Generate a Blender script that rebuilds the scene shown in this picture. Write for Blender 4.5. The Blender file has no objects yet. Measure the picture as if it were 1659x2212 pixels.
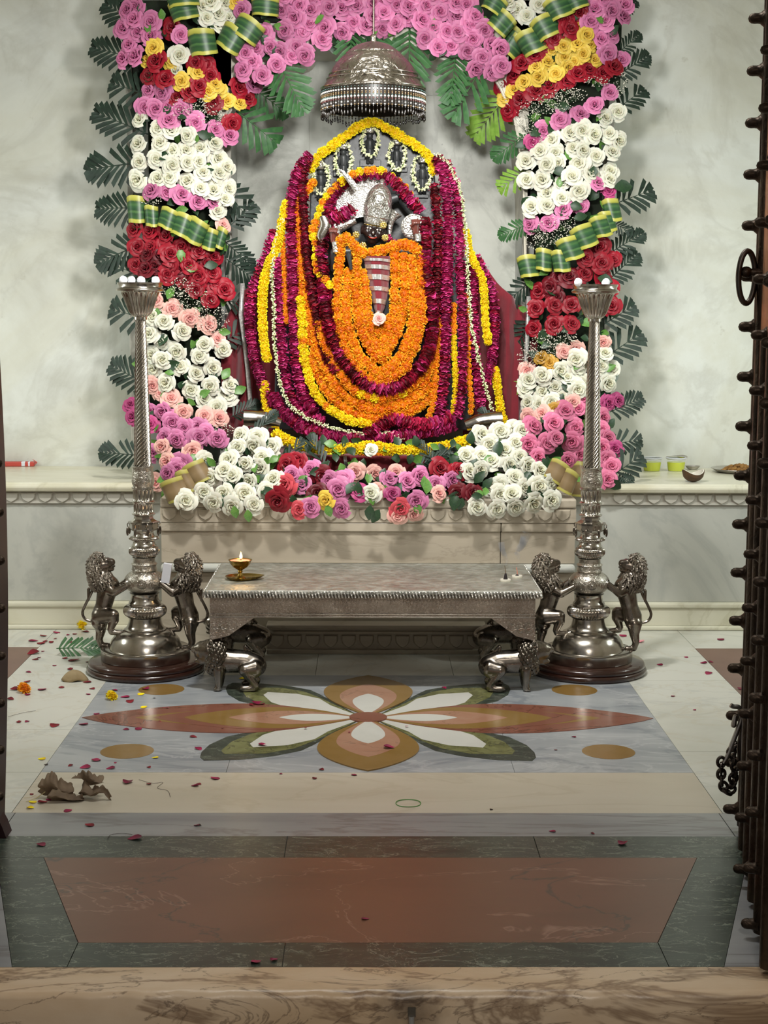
import bpy, math, random
from mathutils import Vector, Matrix, Euler
R = random.Random(11)
PI = math.pi
S = bpy.context.scene
COL = S.collection

# ------------------------------------------------------------------ camera
IW, IH, FPX, CAMH = 1659.0, 2212.0, 3350.0, 1.3
VPX, VPY, ROLL = 794.0, 684.0, 0.004
pitch = math.atan((IH / 2 - VPY) / FPX)
yaw = -math.atan((VPX - IW / 2) / FPX * math.cos(pitch))
fw = Vector((math.sin(yaw) * math.cos(pitch), math.cos(yaw) * math.cos(pitch), -math.sin(pitch)))
cr = Vector((math.cos(yaw), -math.sin(yaw), 0))
cu = cr.cross(fw)
cr, cu = math.cos(ROLL) * cr + math.sin(ROLL) * cu, -math.sin(ROLL) * cr + math.cos(ROLL) * cu
CAM = Vector((0, 0, CAMH))
cd = bpy.data.cameras.new('camera')
cam = bpy.data.objects.new('camera', cd)
COL.objects.link(cam)
cd.sensor_fit = 'HORIZONTAL'
cd.sensor_width = 36
cd.lens = FPX / IW * 36
mw = Matrix((cr, cu, -fw)).transposed().to_4x4()
mw.translation = CAM
cam.matrix_world = mw
S.camera = cam

def ray(px, py):
    return fw + cr * ((px - IW / 2) / FPX) - cu * ((py - IH / 2) / FPX)
def P(px, py, Y):                      # the point of the plane y = Y seen at a pixel of the photograph
    d = ray(px, py)
    return CAM + d * (Y / d.y)
def F(px, py, z=0.0):                  # the point at height z seen at a pixel
    d = ray(px, py)
    return CAM + d * ((z - CAMH) / d.z)

# ------------------------------------------------------------------ light
S.view_settings.view_transform = 'Standard'
S.view_settings.look = 'None'
S.view_settings.gamma = 1
S.view_settings.use_curve_mapping = False
S.view_settings.exposure = 0.0
w = bpy.data.worlds.new('world')
S.world = w
w.use_nodes = True
w.node_tree.nodes['Background'].inputs[0].default_value = (0.9, 0.86, 0.8, 1)
w.node_tree.nodes['Background'].inputs[1].default_value = 0.2

def area(name, loc, target, sx, sy, power, color):
    l = bpy.data.lights.new(name, 'AREA')
    l.shape = 'RECTANGLE'
    l.size, l.size_y, l.energy, l.color = sx, sy, power, color
    o = bpy.data.objects.new(name, l)
    COL.objects.link(o)
    o.location = loc
    d = (Vector(target) - Vector(loc)).normalized()
    o.rotation_euler = d.to_track_quat('-Z', 'Z').to_euler()
    o['kind'] = 'helper'
    return o
def spot(name, loc, target, power, cone, soft, color):
    l = bpy.data.lights.new(name, 'SPOT')
    l.energy, l.color, l.spot_size, l.spot_blend, l.shadow_soft_size = power, color, math.radians(cone), 1.0, soft
    o = bpy.data.objects.new(name, l)
    COL.objects.link(o)
    o.location = loc
    o.rotation_euler = (Vector(target) - Vector(loc)).normalized().to_track_quat('-Z', 'Z').to_euler()
    o['kind'] = 'helper'
    return o
spot('ceiling_spot', (-0.12, 4.3, 3.3), (0, 6.0, 0.8), 235, 84, 0.10, (1, 0.985, 0.94))
spot('frontal_fill_spot', (0.15, 4.0, 2.26), (0.02, 6.6, 1.75), 190, 84, 0.14, (1, 0.99, 0.96))  # unseen frontal lamp added to brighten the swag, arch and niche
area('ceiling_tube', (0.0, 4.3, 3.4), (0, 5.0, 0.0), 1.2, 0.12, 38, (0.96, 0.98, 0.96))
area('side_wall_fill', (-2.35, 5.7, 1.45), (-1.2, 7.05, 1.3), 0.08, 1.2, 12.5, (0.93, 1, 0.95))  # this unseen pair is added to brighten the outer walls by the pilasters
area('side_wall_fill', (2.35, 5.7, 1.45), (1.2, 7.05, 1.3), 0.08, 1.2, 14, (0.9, 1, 0.95))
area('doorstep_fill', (0.3, -0.2, 3.0), (0, 2.9, 0.0), 0.6, 0.6, 42, (1, 0.92, 0.82))  # unseen lamp added behind the camera to brighten the doorstep and table front

# ------------------------------------------------------------------ materials
def rgb(h, a=1):
    c = [int(h[i:i + 2], 16) / 255 for i in (0, 2, 4)]
    return tuple(x / 12.92 if x <= 0.04045 else ((x + 0.055) / 1.055) ** 2.4 for x in c) + (a,)

class NT:
    def __init__(s, name):
        s.m = bpy.data.materials.new(name)
        s.m.use_nodes = True
        s.t = s.m.node_tree
        s.b = s.t.nodes['Principled BSDF']
        s.co = None
    def n(s, typ, **kw):
        o = s.t.nodes.new(typ)
        for k, v in kw.items():
            setattr(o, k, v)
        return o
    def l(s, a, b):
        s.t.links.new(a, b)
    def coord(s):
        if not s.co:
            s.co = s.n('ShaderNodeTexCoord').outputs['Object']
        return s.co
    def noise(s, scale, detail=4, rough=0.55, dist=0.0, vec=None):
        o = s.n('ShaderNodeTexNoise')
        s.l(vec or s.coord(), o.inputs['Vector'])
        o.inputs['Scale'].default_value = scale
        o.inputs['Detail'].default_value = detail
        o.inputs['Roughness'].default_value = rough
        o.inputs['Distortion'].default_value = dist
        return o.outputs['Fac']
    def ramp(s, fac, stops):
        o = s.n('ShaderNodeValToRGB')
        e = o.color_ramp.elements
        while len(e) < len(stops):
            e.new(0.5)
        for q, (p, c) in zip(e, stops):
            q.position = p
            q.color = rgb(c) if isinstance(c, str) else (c, c, c, 1)
        s.l(fac, o.inputs[0])
        return o.outputs[0]
    def mix(s, fac, a, b, mode='MIX'):
        o = s.n('ShaderNodeMix', data_type='RGBA', blend_type=mode)
        for sock, v in ((o.inputs[0], fac), (o.inputs[6], a), (o.inputs[7], b)):
            if hasattr(v, 'is_linked'):
                s.l(v, sock)
            elif isinstance(v, str):
                sock.default_value = rgb(v)
            else:
                sock.default_value = v
        return o.outputs[2]
    def bump(s, fac, strength, dist):
        o = s.n('ShaderNodeBump')
        o.inputs['Strength'].default_value = strength
        o.inputs['Distance'].default_value = dist
        s.l(fac, o.inputs['Height'])
        if s.b.inputs['Normal'].is_linked:
            s.l(s.b.inputs['Normal'].links[0].from_socket, o.inputs['Normal'])
        s.l(o.outputs[0], s.b.inputs['Normal'])
    def stretch(s, sc, rot=(0, 0, 0)):
        o = s.n('ShaderNodeMapping')
        o.inputs['Scale'].default_value = sc
        o.inputs['Rotation'].default_value = rot
        s.l(s.coord(), o.inputs['Vector'])
        return o.outputs[0]
    def set(s, rough=0.5, metal=0.0, col=None, **kw):
        i = s.b.inputs
        i['Roughness'].default_value = rough
        i['Metallic'].default_value = metal
        if col is not None:
            if hasattr(col, 'is_linked'):
                s.l(col, i['Base Color'])
            else:
                i['Base Color'].default_value = rgb(col)
        for k, v in kw.items():
            i[k.replace('_', ' ')].default_value = v
        return s.m

MATS = {}
def simple(name, col, rough=0.5, metal=0.0, col2=None, scale=20, bump=None, **kw):
    a = NT(name)
    c = col
    if col2:
        c = a.ramp(a.noise(scale, 5), [(0.33, col), (0.67, col2)])
    m = a.set(rough, metal, c, **kw)
    if bump:
        a.bump(a.noise(bump[0], 4), 1.0, bump[1])
    MATS[name] = m
    return m

def marble(name, cols, scale, veins=None, rough=0.35, stretch=(1, 1, 1), rot=(0, 0, 0), bump=0.0, speck=None):
    a = NT(name)
    vec = a.stretch(stretch, rot)
    st = [(0.25 + 0.5 * i / max(1, len(cols) - 1), c) for i, c in enumerate(cols)]
    c = a.ramp(a.noise(scale, 7, 0.6, 0.4, vec), st)
    for (vc, vs, vw, va) in (veins or ()):
        n = a.noise(vs, 6, 0.6, 1.2, vec)
        k = a.ramp(n, [(0.5 - vw, 0.0), (0.5, va), (0.5 + vw, 0.0)])
        c = a.mix(k, c, vc)
    if speck:
        k = a.ramp(a.noise(speck[1], 3, 0.7), [(speck[2], 0.0), (speck[2] + 0.08, speck[3])])
        c = a.mix(k, c, speck[0])
    m = a.set(rough, 0, c)
    if bump:
        a.bump(a.noise(60, 5), 0.6, bump)
    MATS[name] = m
    return m

def petal(name, c0, c1, rough=0.5, vary=0.25, power=(0.1, 0.9), sss=0.12, attr='t'):
    a = NT(name)
    at = a.n('ShaderNodeAttribute', attribute_name=attr)
    k = a.ramp(at.outputs['Fac'], [(power[0], c0), (power[1], c1)])
    oi = a.n('ShaderNodeObjectInfo')
    h = a.n('ShaderNodeHueSaturation')
    mr = a.n('ShaderNodeMapRange')
    mr.inputs[3].default_value = 1 - vary
    mr.inputs[4].default_value = 1 + vary * 0.6
    a.l(oi.outputs['Random'], mr.inputs[0])
    a.l(mr.outputs[0], h.inputs['Value'])
    a.l(k, h.inputs['Color'])
    m = a.set(rough, 0, h.outputs[0], Subsurface_Weight=sss, Subsurface_Scale=0.01, Specular_IOR_Level=0.35)
    MATS[name] = m
    return m

# stone
marble('wall_marble', ['b0b0a7', 'c7c9c3', 'd4d7d2', 'c7c7bc'], 2.2, [('bcb8a0', 0.7, 0.14, 0.35), ('9a978a', 1.5, 0.05, 0.22)], 0.5, bump=0.0006, speck=('9a9482', 17, 0.68, 0.3))
marble('niche_marble', ['8f9086', 'b4b6ac', 'c5c7bd', 'b3b19c'], 2.3, [('83847a', 1.6, 0.03, 0.3)], 0.4, bump=0.0005, speck=('4a4a44', 22, 0.7, 0.6))
marble('dado_marble', ['a9aaa4', 'bcbdb5', 'c6c7c0'], 1.2, [('979a96', 1.2, 0.04, 0.35)], 0.35)
marble('cream_marble', ['c9c6ae', 'd8d5c2', 'c3bd9d'], 2.0, [('a7a183', 1.5, 0.02, 0.3)], 0.3, stretch=(1, 2, 1))
marble('plinth_marble', ['a09482', 'b5aa98', 'bdb4a4'], 1.6, [('8f8371', 2.0, 0.02, 0.4)], 0.35, stretch=(0.6, 1, 2.5))
marble('carved_marble', ['aaa799', 'bdbab0', 'b3aea2'], 9, None, 0.45, bump=0.0006)
simple('joint_dark', '4c463c', 0.9)
marble('white_tile', ['b9b9ad', 'cfcfc6', 'd3d2c8'], 1.6, [('a9aba6', 1.3, 0.025, 0.4), ('b7ad95', 2.2, 0.02, 0.35)], 0.3, speck=('8b8577', 26, 0.71, 0.3))
marble('grey_tile', ['7f848a', '9a9ea2', 'adb0b2'], 1.9, [('6f7680', 1.2, 0.035, 0.6), ('d5d6d6', 2.0, 0.02, 0.3)], 0.32, stretch=(0.8, 2.2, 1), rot=(0, 0, 0.3))
marble('beige_tile', ['b3aa96', 'c3baa8', 'cbc4b5'], 1.2, [('a89c84', 1.5, 0.03, 0.3)], 0.36, stretch=(0.6, 2, 1))
marble('slate_tile', ['77787a', '8d8e8f', '9a9b9b'], 1.6, [('66615e', 1.4, 0.03, 0.6)], 0.34, stretch=(0.5, 3, 1), rot=(0, 0, 0.12))
marble('green_marble', ['1e2420', '2d362f', '3c463e'], 7, [('949d8b', 9, 0.010, 0.7), ('78826f', 16, 0.010, 0.6)], 0.3, stretch=(0.7, 1.6, 1), rot=(0, 0, 0.5))
marble('moss_marble', ['4a4d2b', '6f7046', '878a5c'], 12, [('3a3d26', 8, 0.03, 0.7)], 0.25)
marble('red_stone', ['5f4232', '704c3a', '78523f'], 2.2, [('453d36', 1.3, 0.008, 0.85), ('a88573', 1.9, 0.007, 0.5)], 0.34, stretch=(0.7, 1.3, 1), speck=('3f403c', 3.2, 0.70, 0.7))
marble('brown_stone', ['6a4b40', '75554a', '7c5c50'], 6, None, 0.3)
marble('rust_stone', ['77493a', '835243', '8a5a49'], 6, [('5b3020', 2.0, 0.01, 0.8)], 0.2)
marble('ochre_stone', ['82642f', '8b6c39', '8c6f41'], 9, None, 0.2)
marble('salmon_stone', ['a0745c', 'aa7f68', 'ae8872'], 9, [('6d5a4a', 3, 0.008, 0.5)], 0.2)
marble('white_inlay', ['c4c3ba', 'd2d1ca', 'cccbc5'], 3, None, 0.2)
marble('sill_marble', ['9c8262', 'c4a988', 'd2bca0', 'b89c7c'], 2.6, [('6d5138', 2.2, 0.03, 0.7), ('4d3a2a', 4.5, 0.012, 0.6)], 0.35, stretch=(0.6, 1.4, 1.6), rot=(0, 0.2, 0.2), bump=0.001)
marble('painted_wall', ['cfc9bb', 'dad6ca'], 2, None, 0.7)
simple('white_paint', 'e6e2d6', 0.45, col2='cfc8b4', scale=5)
# metal
def metal(name, c, c2, rough, bump=None, vor=None, met=1.0):
    a = NT(name)
    n = a.noise(9, 6, 0.6)
    m = a.set(rough, met, a.ramp(n, [(0.3, c2), (0.7, c)]))
    rr = a.ramp(a.noise(30, 4), [(0.3, rough * 0.8), (0.7, rough * 1.35)])
    a.l(rr, a.b.inputs['Roughness'])
    if vor:
        v = a.n('ShaderNodeTexVoronoi', feature='SMOOTH_F1')
        a.l(a.coord(), v.inputs['Vector'])
        v.inputs['Scale'].default_value = vor[0]
        a.bump(v.outputs['Distance'], 0.8, vor[1])
    if bump:
        a.bump(a.noise(bump[0], 3, 0.5, 1.5), 0.9, bump[1])
    MATS[name] = m
    return m
metal('silver', 'd2cec6', 'a39c92', 0.2)
metal('silver_dark', '9a9288', '5f574f', 0.26)
metal('silver_chased', 'd2cdc3', 'a39b90', 0.3, bump=(70, 0.004))
metal('silver_frieze', 'bdb4aa', '93887e', 0.38, bump=(110, 0.004))
metal('silver_mat', 'd8d9d2', 'b4b5ae', 0.5, vor=(90, 0.003))
metal('silver_bright', 'dddbd5', 'b3b1ab', 0.34, vor=(125, 0.005), met=0.92)
metal('silver_mesh', 'cfcdc8', 'adaba6', 0.38, vor=(230, 0.003), met=0.92)
metal('silver_dome', 'cfc9be', 'a0988c', 0.3, bump=(26, 0.014))
metal('silver_mane', 'a39b90', '5d554d', 0.27, bump=(95, 0.006))
metal('silver_scale', '938b80', '565048', 0.32, vor=(70, 0.006))
metal('door_bronze', '5a4d42', '2e2722', 0.42, bump=(40, 0.003))
metal('door_copper', 'd0a181', 'a5785c', 0.45)
metal('iron', '6a625c', '423b36', 0.35)
metal('steel_bright', 'cfccc6', 'aaa59f', 0.4)
metal('brass', 'c0a35a', '927638', 0.22)
metal('gold', 'e3cf86', 'c5ad5e', 0.3)
simple('maroon_wood', '33141a', 0.45, 0, '22090f', 6)
simple('turned_wood', '3c231c', 0.22, 0, '2a1611', 14, Coat_Weight=0.5)
simple('black_stone', '26282a', 0.4, 0, '3a3d3e', 14, bump=(40, 0.001))
simple('face_black', '1f1210', 0.3, 0, '2c1a16', 20)
simple('skin_brown', '6a3830', 0.3)
simple('eye_white', 'd9d2c8', 0.4)
simple('lip_red', 'a3382a', 0.4)
simple('cloth_red', '7c1a28', 0.9, 0, '6a1420', 8, bump=(90, 0.001), Sheen_Weight=0.3)
simple('cloth_white', 'dcd9d4', 0.6, bump=(120, 0.001))
simple('zari', 'd8d5d2', 0.35, 0.5, 'a8a6a4', 120)
simple('cotton', 'eceef2', 0.9, bump=(60, 0.002))
simple('paper_white', 'd4d6de', 0.7)
simple('foam_dark', '12160f', 0.95, 0, '1e2a18', 20)
simple('leaf_dark', '1c3322', 0.45, 0, '2c4a2a', 12)
simple('leaf_light', '4d7a33', 0.4, 0, '699645', 12)
simple('palm_dark', '15241c', 0.55, 0, '22372a', 10)  # outer fronds stand backlit; their shade is put into this near-black green
simple('palm_green', '28532d', 0.5, 0, '3c6a38', 10)
simple('palm_lime', '6f9a35', 0.4, 0, '8ab04a', 10)
simple('thread', '7c9a52', 0.7)
simple('string_white', 'd9d4c4', 0.8)
simple('breath', 'e3dfd0', 0.8)
simple('jasmine', 'eceacb', 0.6, 0, 'd5dba5', 60)
simple('dry_leaf', '83705a', 0.8, 0, '5d4c3b', 9, bump=(30, 0.002))
simple('dry_bowl', 'a08d6c', 0.7, 0, '87744f', 12)
simple('rubber_green', '4f8b3c', 0.5)
simple('coconut_shell', '5d4226', 0.6, 0, '3f2b18', 14)
simple('coconut_meat', 'dcd8cc', 0.5)
simple('food', '9a7138', 0.9, 0, '7a5426', 40, bump=(60, 0.004))
simple('plastic_red', 'b8443a', 0.4)
simple('wax_pink', 'd98a78', 0.5)
simple('incense', '2a2224', 0.9)
simple('ash_white', 'd8d2c4', 0.8)
simple('bead_white', 'e8e6e0', 0.2)
simple('bead_gold', '7d5f2c', 0.25)
simple('bead_teal', '3f6f68', 0.25)
simple('bead_red', '6a2a24', 0.25)
simple('bead_dark', '2e2823', 0.3)
simple('debris', '3d3029', 0.9)
simple('straw', 'c9b98a', 0.8)
simple('oil_yellow', 'c6cf12', 0.2)
simple('plastic_clear', 'dfe6df', 0.15, Alpha=0.1)
# flowers
petal('rose_pink', '9a3064', 'd985b0', power=(.2, 1.0))
petal('rose_rose', 'b0305a', 'd8789a')
petal('rose_magenta', '8a1f4f', 'b8487e')
petal('rose_white', 'b9b783', 'e2e0d2', vary=0.15)
petal('rose_red', '5c0615', '9c1428', sss=0.05)
petal('rose_dark', '3d060f', '6e0f1e', sss=0.05)
petal('rose_yellow', 'c98f17', 'e7c651', vary=0.15)
petal('rose_gold', 'a06c1a', 'c99a3c')
petal('rose_peach', 'd76f77', 'e9b7aa', vary=0.15)
petal('rose_coral', 'b02a3a', 'd2525c')
petal('marigold_orange', 'd96a00', 'ffb21c', 0.6, 0.12, sss=0.1)
petal('marigold_rust', 'c85a00', 'fb9c10', 0.6, 0.15, sss=0.1)
petal('marigold_yellow', 'e2b000', 'ffec20', 0.6, 0.1, sss=0.1)
petal('garland_magenta', '860e40', 'd8468a', 0.5, 0.35, sss=0.06)
petal('garland_crimson', '660a22', 'b6244a', 0.5, 0.4, sss=0.06)
petal('garland_dry', '4a0a12', '8c1c2a', 0.6, 0.35, sss=0.04)
petal('fallen_petal', '5c0a28', '9c1b4c', 0.5, 0.35, sss=0.05)
petal('fallen_pink', 'c25a74', 'e39aa2', 0.5, 0.2)

def ti_mat(name, cols):
    a = NT(name)
    at = a.n('ShaderNodeAttribute', attribute_name='t')
    nz = a.noise(40, 3, vec=a.stretch((1, 1, 1)))
    ad = a.n('ShaderNodeMath', operation='MULTIPLY_ADD')
    a.l(nz, ad.inputs[0])
    ad.inputs[1].default_value = 0.06
    a.l(at.outputs['Fac'], ad.inputs[2])
    c = a.ramp(ad.outputs[0], cols)
    MATS[name] = a.set(0.35, 0, c)
ti_mat('ti_leaf', [(0.0, 'a8a83e'), (0.15, 'b7b552'), (0.19, '35592f'), (0.36, '27482c'), (0.44, '4d7340'), (0.5, '24452c'), (0.62, '2f5634'), (0.68, '43683a'), (0.8, '2b4b2e'), (0.86, 'a3a344'), (1.0, 'bdb95a')])
ti_mat('ti_leaf_brown', [(0.0, 'a7a24a'), (0.12, 'b5ad5a'), (0.16, '7f6a48'), (0.5, '8d7757'), (0.82, '75603f'), (0.87, 'a39a4a'), (1.0, 'b7ae62')])
a = NT('flame')
a.set(0.5, 0, 'ffb040', Emission_Color=(1, 0.55, 0.18, 1), Emission_Strength=9)
MATS['flame'] = a.m
a = NT('smoke')
for nd in list(a.t.nodes):
    if nd.type == 'BSDF_PRINCIPLED':
        a.t.nodes.remove(nd)
vs = a.n('ShaderNodeVolumePrincipled')
vs.inputs['Color'].default_value = (0.85, 0.88, 0.95, 1)
mth = a.n('ShaderNodeMath', operation='MULTIPLY')
a.l(a.ramp(a.noise(28, 3), [(0.4, 0.0), (0.7, 1.0)]), mth.inputs[0])
mth.inputs[1].default_value = 60
a.l(mth.outputs[0], vs.inputs['Density'])
a.l(vs.outputs[0], a.t.nodes['Material Output'].inputs['Volume'])
MATS['smoke'] = a.m

# ------------------------------------------------------------------ mesh building
def V(*a):
    return Vector(a)

class MB:
    def __init__(s):
        s.v, s.f, s.m, s.t = [], [], [], []
    def add(s, vs, fs, m=0, t=None):
        b = len(s.v)
        s.v += [tuple(x) for x in vs]
        s.t += list(t) if t is not None else [0.5] * len(vs)
        for q in fs:
            s.f.append(tuple(b + i for i in q))
            s.m.append(m)
        return s
    def box(s, c, d, m=0, rot=None):
        x, y, z = d[0] / 2, d[1] / 2, d[2] / 2
        vs = [V(i, j, k) for i in (-x, x) for j in (-y, y) for k in (-z, z)]
        if rot:
            mr = Euler(rot).to_matrix()
            vs = [mr @ q for q in vs]
        return s.add([q + V(*c) for q in vs], [(0, 1, 3, 2), (4, 6, 7, 5), (0, 4, 5, 1), (2, 3, 7, 6), (0, 2, 6, 4), (1, 5, 7, 3)], m)
    def span(s, a, b, m=0):
        return s.box([(p + q) / 2 for p, q in zip(a, b)], [abs(q - p) for p, q in zip(a, b)], m)
    def prism(s, pts, z0, z1, m=0, ax='z'):
        n = len(pts)
        mk = {'z': lambda p, h: (p[0], p[1], h), 'y': lambda p, h: (p[0], h, p[1]), 'x': lambda p, h: (h, p[0], p[1])}[ax]
        return s.add([mk(p, z0) for p in pts] + [mk(p, z1) for p in pts],
                     [tuple(range(n))[::-1], tuple(range(n, 2 * n))] + [(i, (i + 1) % n, n + (i + 1) % n, n + i) for i in range(n)], m)
    def lathe(s, prof, c=(0, 0, 0), seg=48, m=0, fn=None, cap=True):
        vs, fs = [], []
        for p in prof:
            for j in range(seg):
                th = 2 * PI * j / seg
                r = p[0]
                if len(p) > 2:
                    r = r * (1 + p[3] * math.cos(p[2] * th + (p[4] if len(p) > 4 else 0)))
                vs.append((c[0] + r * math.cos(th), c[1] + r * math.sin(th), c[2] + p[1]))
        for i in range(len(prof) - 1):
            for j in range(seg):
                k = (j + 1) % seg
                fs.append((i * seg + j, i * seg + k, (i + 1) * seg + k, (i + 1) * seg + j))
        if cap:
            fs.append(tuple(range(seg))[::-1])
            fs.append(tuple((len(prof) - 1) * seg + j for j in range(seg)))
        return s.add(vs, fs, m)
    def tube(s, pts, rad, seg=8, m=0, closed=False):
        pts = [Vector(p) for p in pts]
        n = len(pts)
        if not hasattr(rad, '__len__'):
            rad = [rad] * n
        vs, fs = [], []
        up = V(0.13, 0.37, 0.91)
        for i, p in enumerate(pts):
            if closed:
                t = pts[(i + 1) % n] - pts[i - 1]
            else:
                t = pts[min(i + 1, n - 1)] - pts[max(i - 1, 0)]
            t.normalize()
            x = t.cross(up)
            if x.length < 0.05:
                x = t.cross(V(1, 0, 0))
            x.normalize()
            y = x.cross(t)
            for j in range(seg):
                th = 2 * PI * j / seg
                vs.append(p + (x * math.cos(th) + y * math.sin(th)) * rad[i])
        for i in range(n if closed else n - 1):
            a, b = i * seg, ((i + 1) % n) * seg
            for j in range(seg):
                k = (j + 1) % seg
                fs.append((a + j, b + j, b + k, a + k))
        if not closed:
            fs.append(tuple(range(seg)))
            fs.append(tuple((n - 1) * seg + j for j in range(seg))[::-1])
        return s.add(vs, fs, m)
    def ball(s, c, r, seg=12, rings=8, m=0, rot=None):
        if not hasattr(r, '__len__'):
            r = (r, r, r)
        mr = Euler(rot).to_matrix() if rot else None
        vs, fs = [V(0, 0, -r[2])], []
        for i in range(1, rings):
            ph = -PI / 2 + PI * i / rings
            for j in range(seg):
                th = 2 * PI * j / seg
                vs.append(V(r[0] * math.cos(ph) * math.cos(th), r[1] * math.cos(ph) * math.sin(th), r[2] * math.sin(ph)))
        vs.append(V(0, 0, r[2]))
        if mr:
            vs = [mr @ q for q in vs]
        vs = [q + V(*c) for q in vs]
        N = len(vs) - 1
        for j in range(seg):
            k = (j + 1) % seg
            fs.append((0, 1 + k, 1 + j))
            fs.append((N, N - seg + j, N - seg + k))
            for i in range(rings - 2):
                a, b = 1 + i * seg, 1 + (i + 1) * seg
                fs.append((a + j, a + k, b + k, b + j))
        return s.add(vs, fs, m)
    def caps(s, a, b, ra, rb, seg=14, m=0):          # tapered capsule
        a, b = Vector(a), Vector(b)
        d = (b - a)
        L = d.length or 1e-6
        q = d.to_track_quat('Z', 'Y').to_matrix() if d.length > 1e-6 else Matrix.Identity(3)
        prof = [(ra * math.cos(t), ra * math.sin(t)) for t in [-PI / 2 + 0.02 + i * (PI / 2 - 0.02) / 4 for i in range(5)]]
        prof += [(rb * math.cos(t), L + rb * math.sin(t)) for t in [i * (PI / 2 - 0.02) / 4 for i in range(5)]]
        t = MB().lathe(prof, seg=seg)
        return s.add([q @ Vector(v) + a for v in t.v], t.f, m)
    def grid(s, fn, nu, nv, m=0, tf=None, closed=False):
        vs, ts, fs = [], [], []
        for i in range(nu + 1):
            for j in range(nv + 1):
                u, v = i / nu, j / nv
                vs.append(fn(u, v))
                ts.append(tf(u, v) if tf else 0.5)
        for i in range(nu):
            for j in range(nv):
                a = i * (nv + 1) + j
                fs.append((a, a + nv + 1, a + nv + 2, a + 1))
        return s.add(vs, fs, m, ts)
    def xf(s, mat):
        s.v = [tuple(mat @ Vector(v)) for v in s.v]
        return s
    def mesh(s, name, mats, smooth=True, angle=40):
        me = bpy.data.meshes.new(name)
        me.from_pydata(s.v, [], s.f)
        for q in ([mats] if isinstance(mats, str) else mats):
            me.materials.append(MATS[q])
        me.polygons.foreach_set('material_index', s.m)
        if smooth:
            me.polygons.foreach_set('use_smooth', [True] * len(s.f))
            if angle < 179:
                me.set_sharp_from_angle(angle=math.radians(angle))
        at = me.attributes.new('t', 'FLOAT', 'POINT')
        at.data.foreach_set('value', s.t)
        me.update()
        return me
    def build(s, name, mats, parent=None, loc=None, smooth=True, angle=40, bevel=0):
        return put(s.mesh(name, mats, smooth, angle), name, parent, loc, bevel=bevel)

def put(me, name, parent=None, loc=None, rot=None, scale=None, bevel=0):
    o = bpy.data.objects.new(name, me)
    COL.objects.link(o)
    if parent:
        o.parent = parent
    if loc is not None:
        o.location = loc
    if rot is not None:
        o.rotation_euler = rot if not isinstance(rot, Matrix) else rot.to_euler()
    if scale is not None:
        o.scale = scale if hasattr(scale, '__len__') else (scale,) * 3
    if bevel:
        b = o.modifiers.new('bevel', 'BEVEL')
        b.width, b.segments, b.limit_method = bevel, 2, 'ANGLE'
    return o

def tag(o, label=None, cat=None, group=None, kind=None):
    for k, v in (('label', label), ('category', cat), ('group', group), ('kind', kind)):
        if v:
            o[k] = v
    return o

def thing(name, label, cat, loc=(0, 0, 0), rz=0, group=None):
    o = bpy.data.objects.new(name, None)
    COL.objects.link(o)
    o.empty_display_size = 0.05
    o.location = loc
    o.rotation_euler = (0, 0, rz)
    return tag(o, label, cat, group)

def copy_tree(o, parent=None):
    c = o.copy()
    COL.objects.link(c)
    c.parent = parent
    for ch in [x for x in KIDS.get(o.name, ())]:
        copy_tree(ch, c)
    return c
KIDS = {}
def index_kids():
    KIDS.clear()
    for o in COL.objects:
        if o.parent:
            KIDS.setdefault(o.parent.name, []).append(o)

def struct(o):
    o['kind'] = 'structure'
    return o

def spline(pts, step):                                  # even points along a smooth curve through pts
    pts = [Vector(p) for p in pts]
    d = []
    for i in range(len(pts) - 1):
        p0, p1, p2, p3 = pts[max(i - 1, 0)], pts[i], pts[i + 1], pts[min(i + 2, len(pts) - 1)]
        for k in range(12):
            t = k / 12
            d.append(0.5 * ((2 * p1) + (p2 - p0) * t + (2 * p0 - 5 * p1 + 4 * p2 - p3) * t * t + (3 * p1 - p0 - 3 * p2 + p3) * t ** 3))
    d.append(pts[-1])
    out, acc = [d[0]], 0.0
    for a, b in zip(d, d[1:]):
        L = (b - a).length
        while acc + L >= step:
            a = a + (b - a) * ((step - acc) / L)
            L = (b - a).length
            acc = 0.0
            out.append(a.copy())
        acc += L
    return out

def blob(mb, voxel, mats, name, smooth=5):              # fuse overlapping shapes into one continuous skin
    me = mb.mesh(name + '_raw', mats)
    o = bpy.data.objects.new(name + '_raw', me)
    COL.objects.link(o)
    r = o.modifiers.new('remesh', 'REMESH')
    r.mode = 'VOXEL'
    r.voxel_size = voxel
    sm = o.modifiers.new('smooth', 'SMOOTH')
    sm.iterations = smooth
    sm.factor = 0.5
    dg = bpy.context.evaluated_depsgraph_get()
    new = bpy.data.meshes.new_from_object(o.evaluated_get(dg))
    new.name = name
    new.materials.clear()
    new.materials.append(MATS[mats if isinstance(mats, str) else mats[0]])
    new.polygons.foreach_set('use_smooth', [True] * len(new.polygons))
    bpy.data.objects.remove(o)
    bpy.data.meshes.remove(me)
    return new
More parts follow.
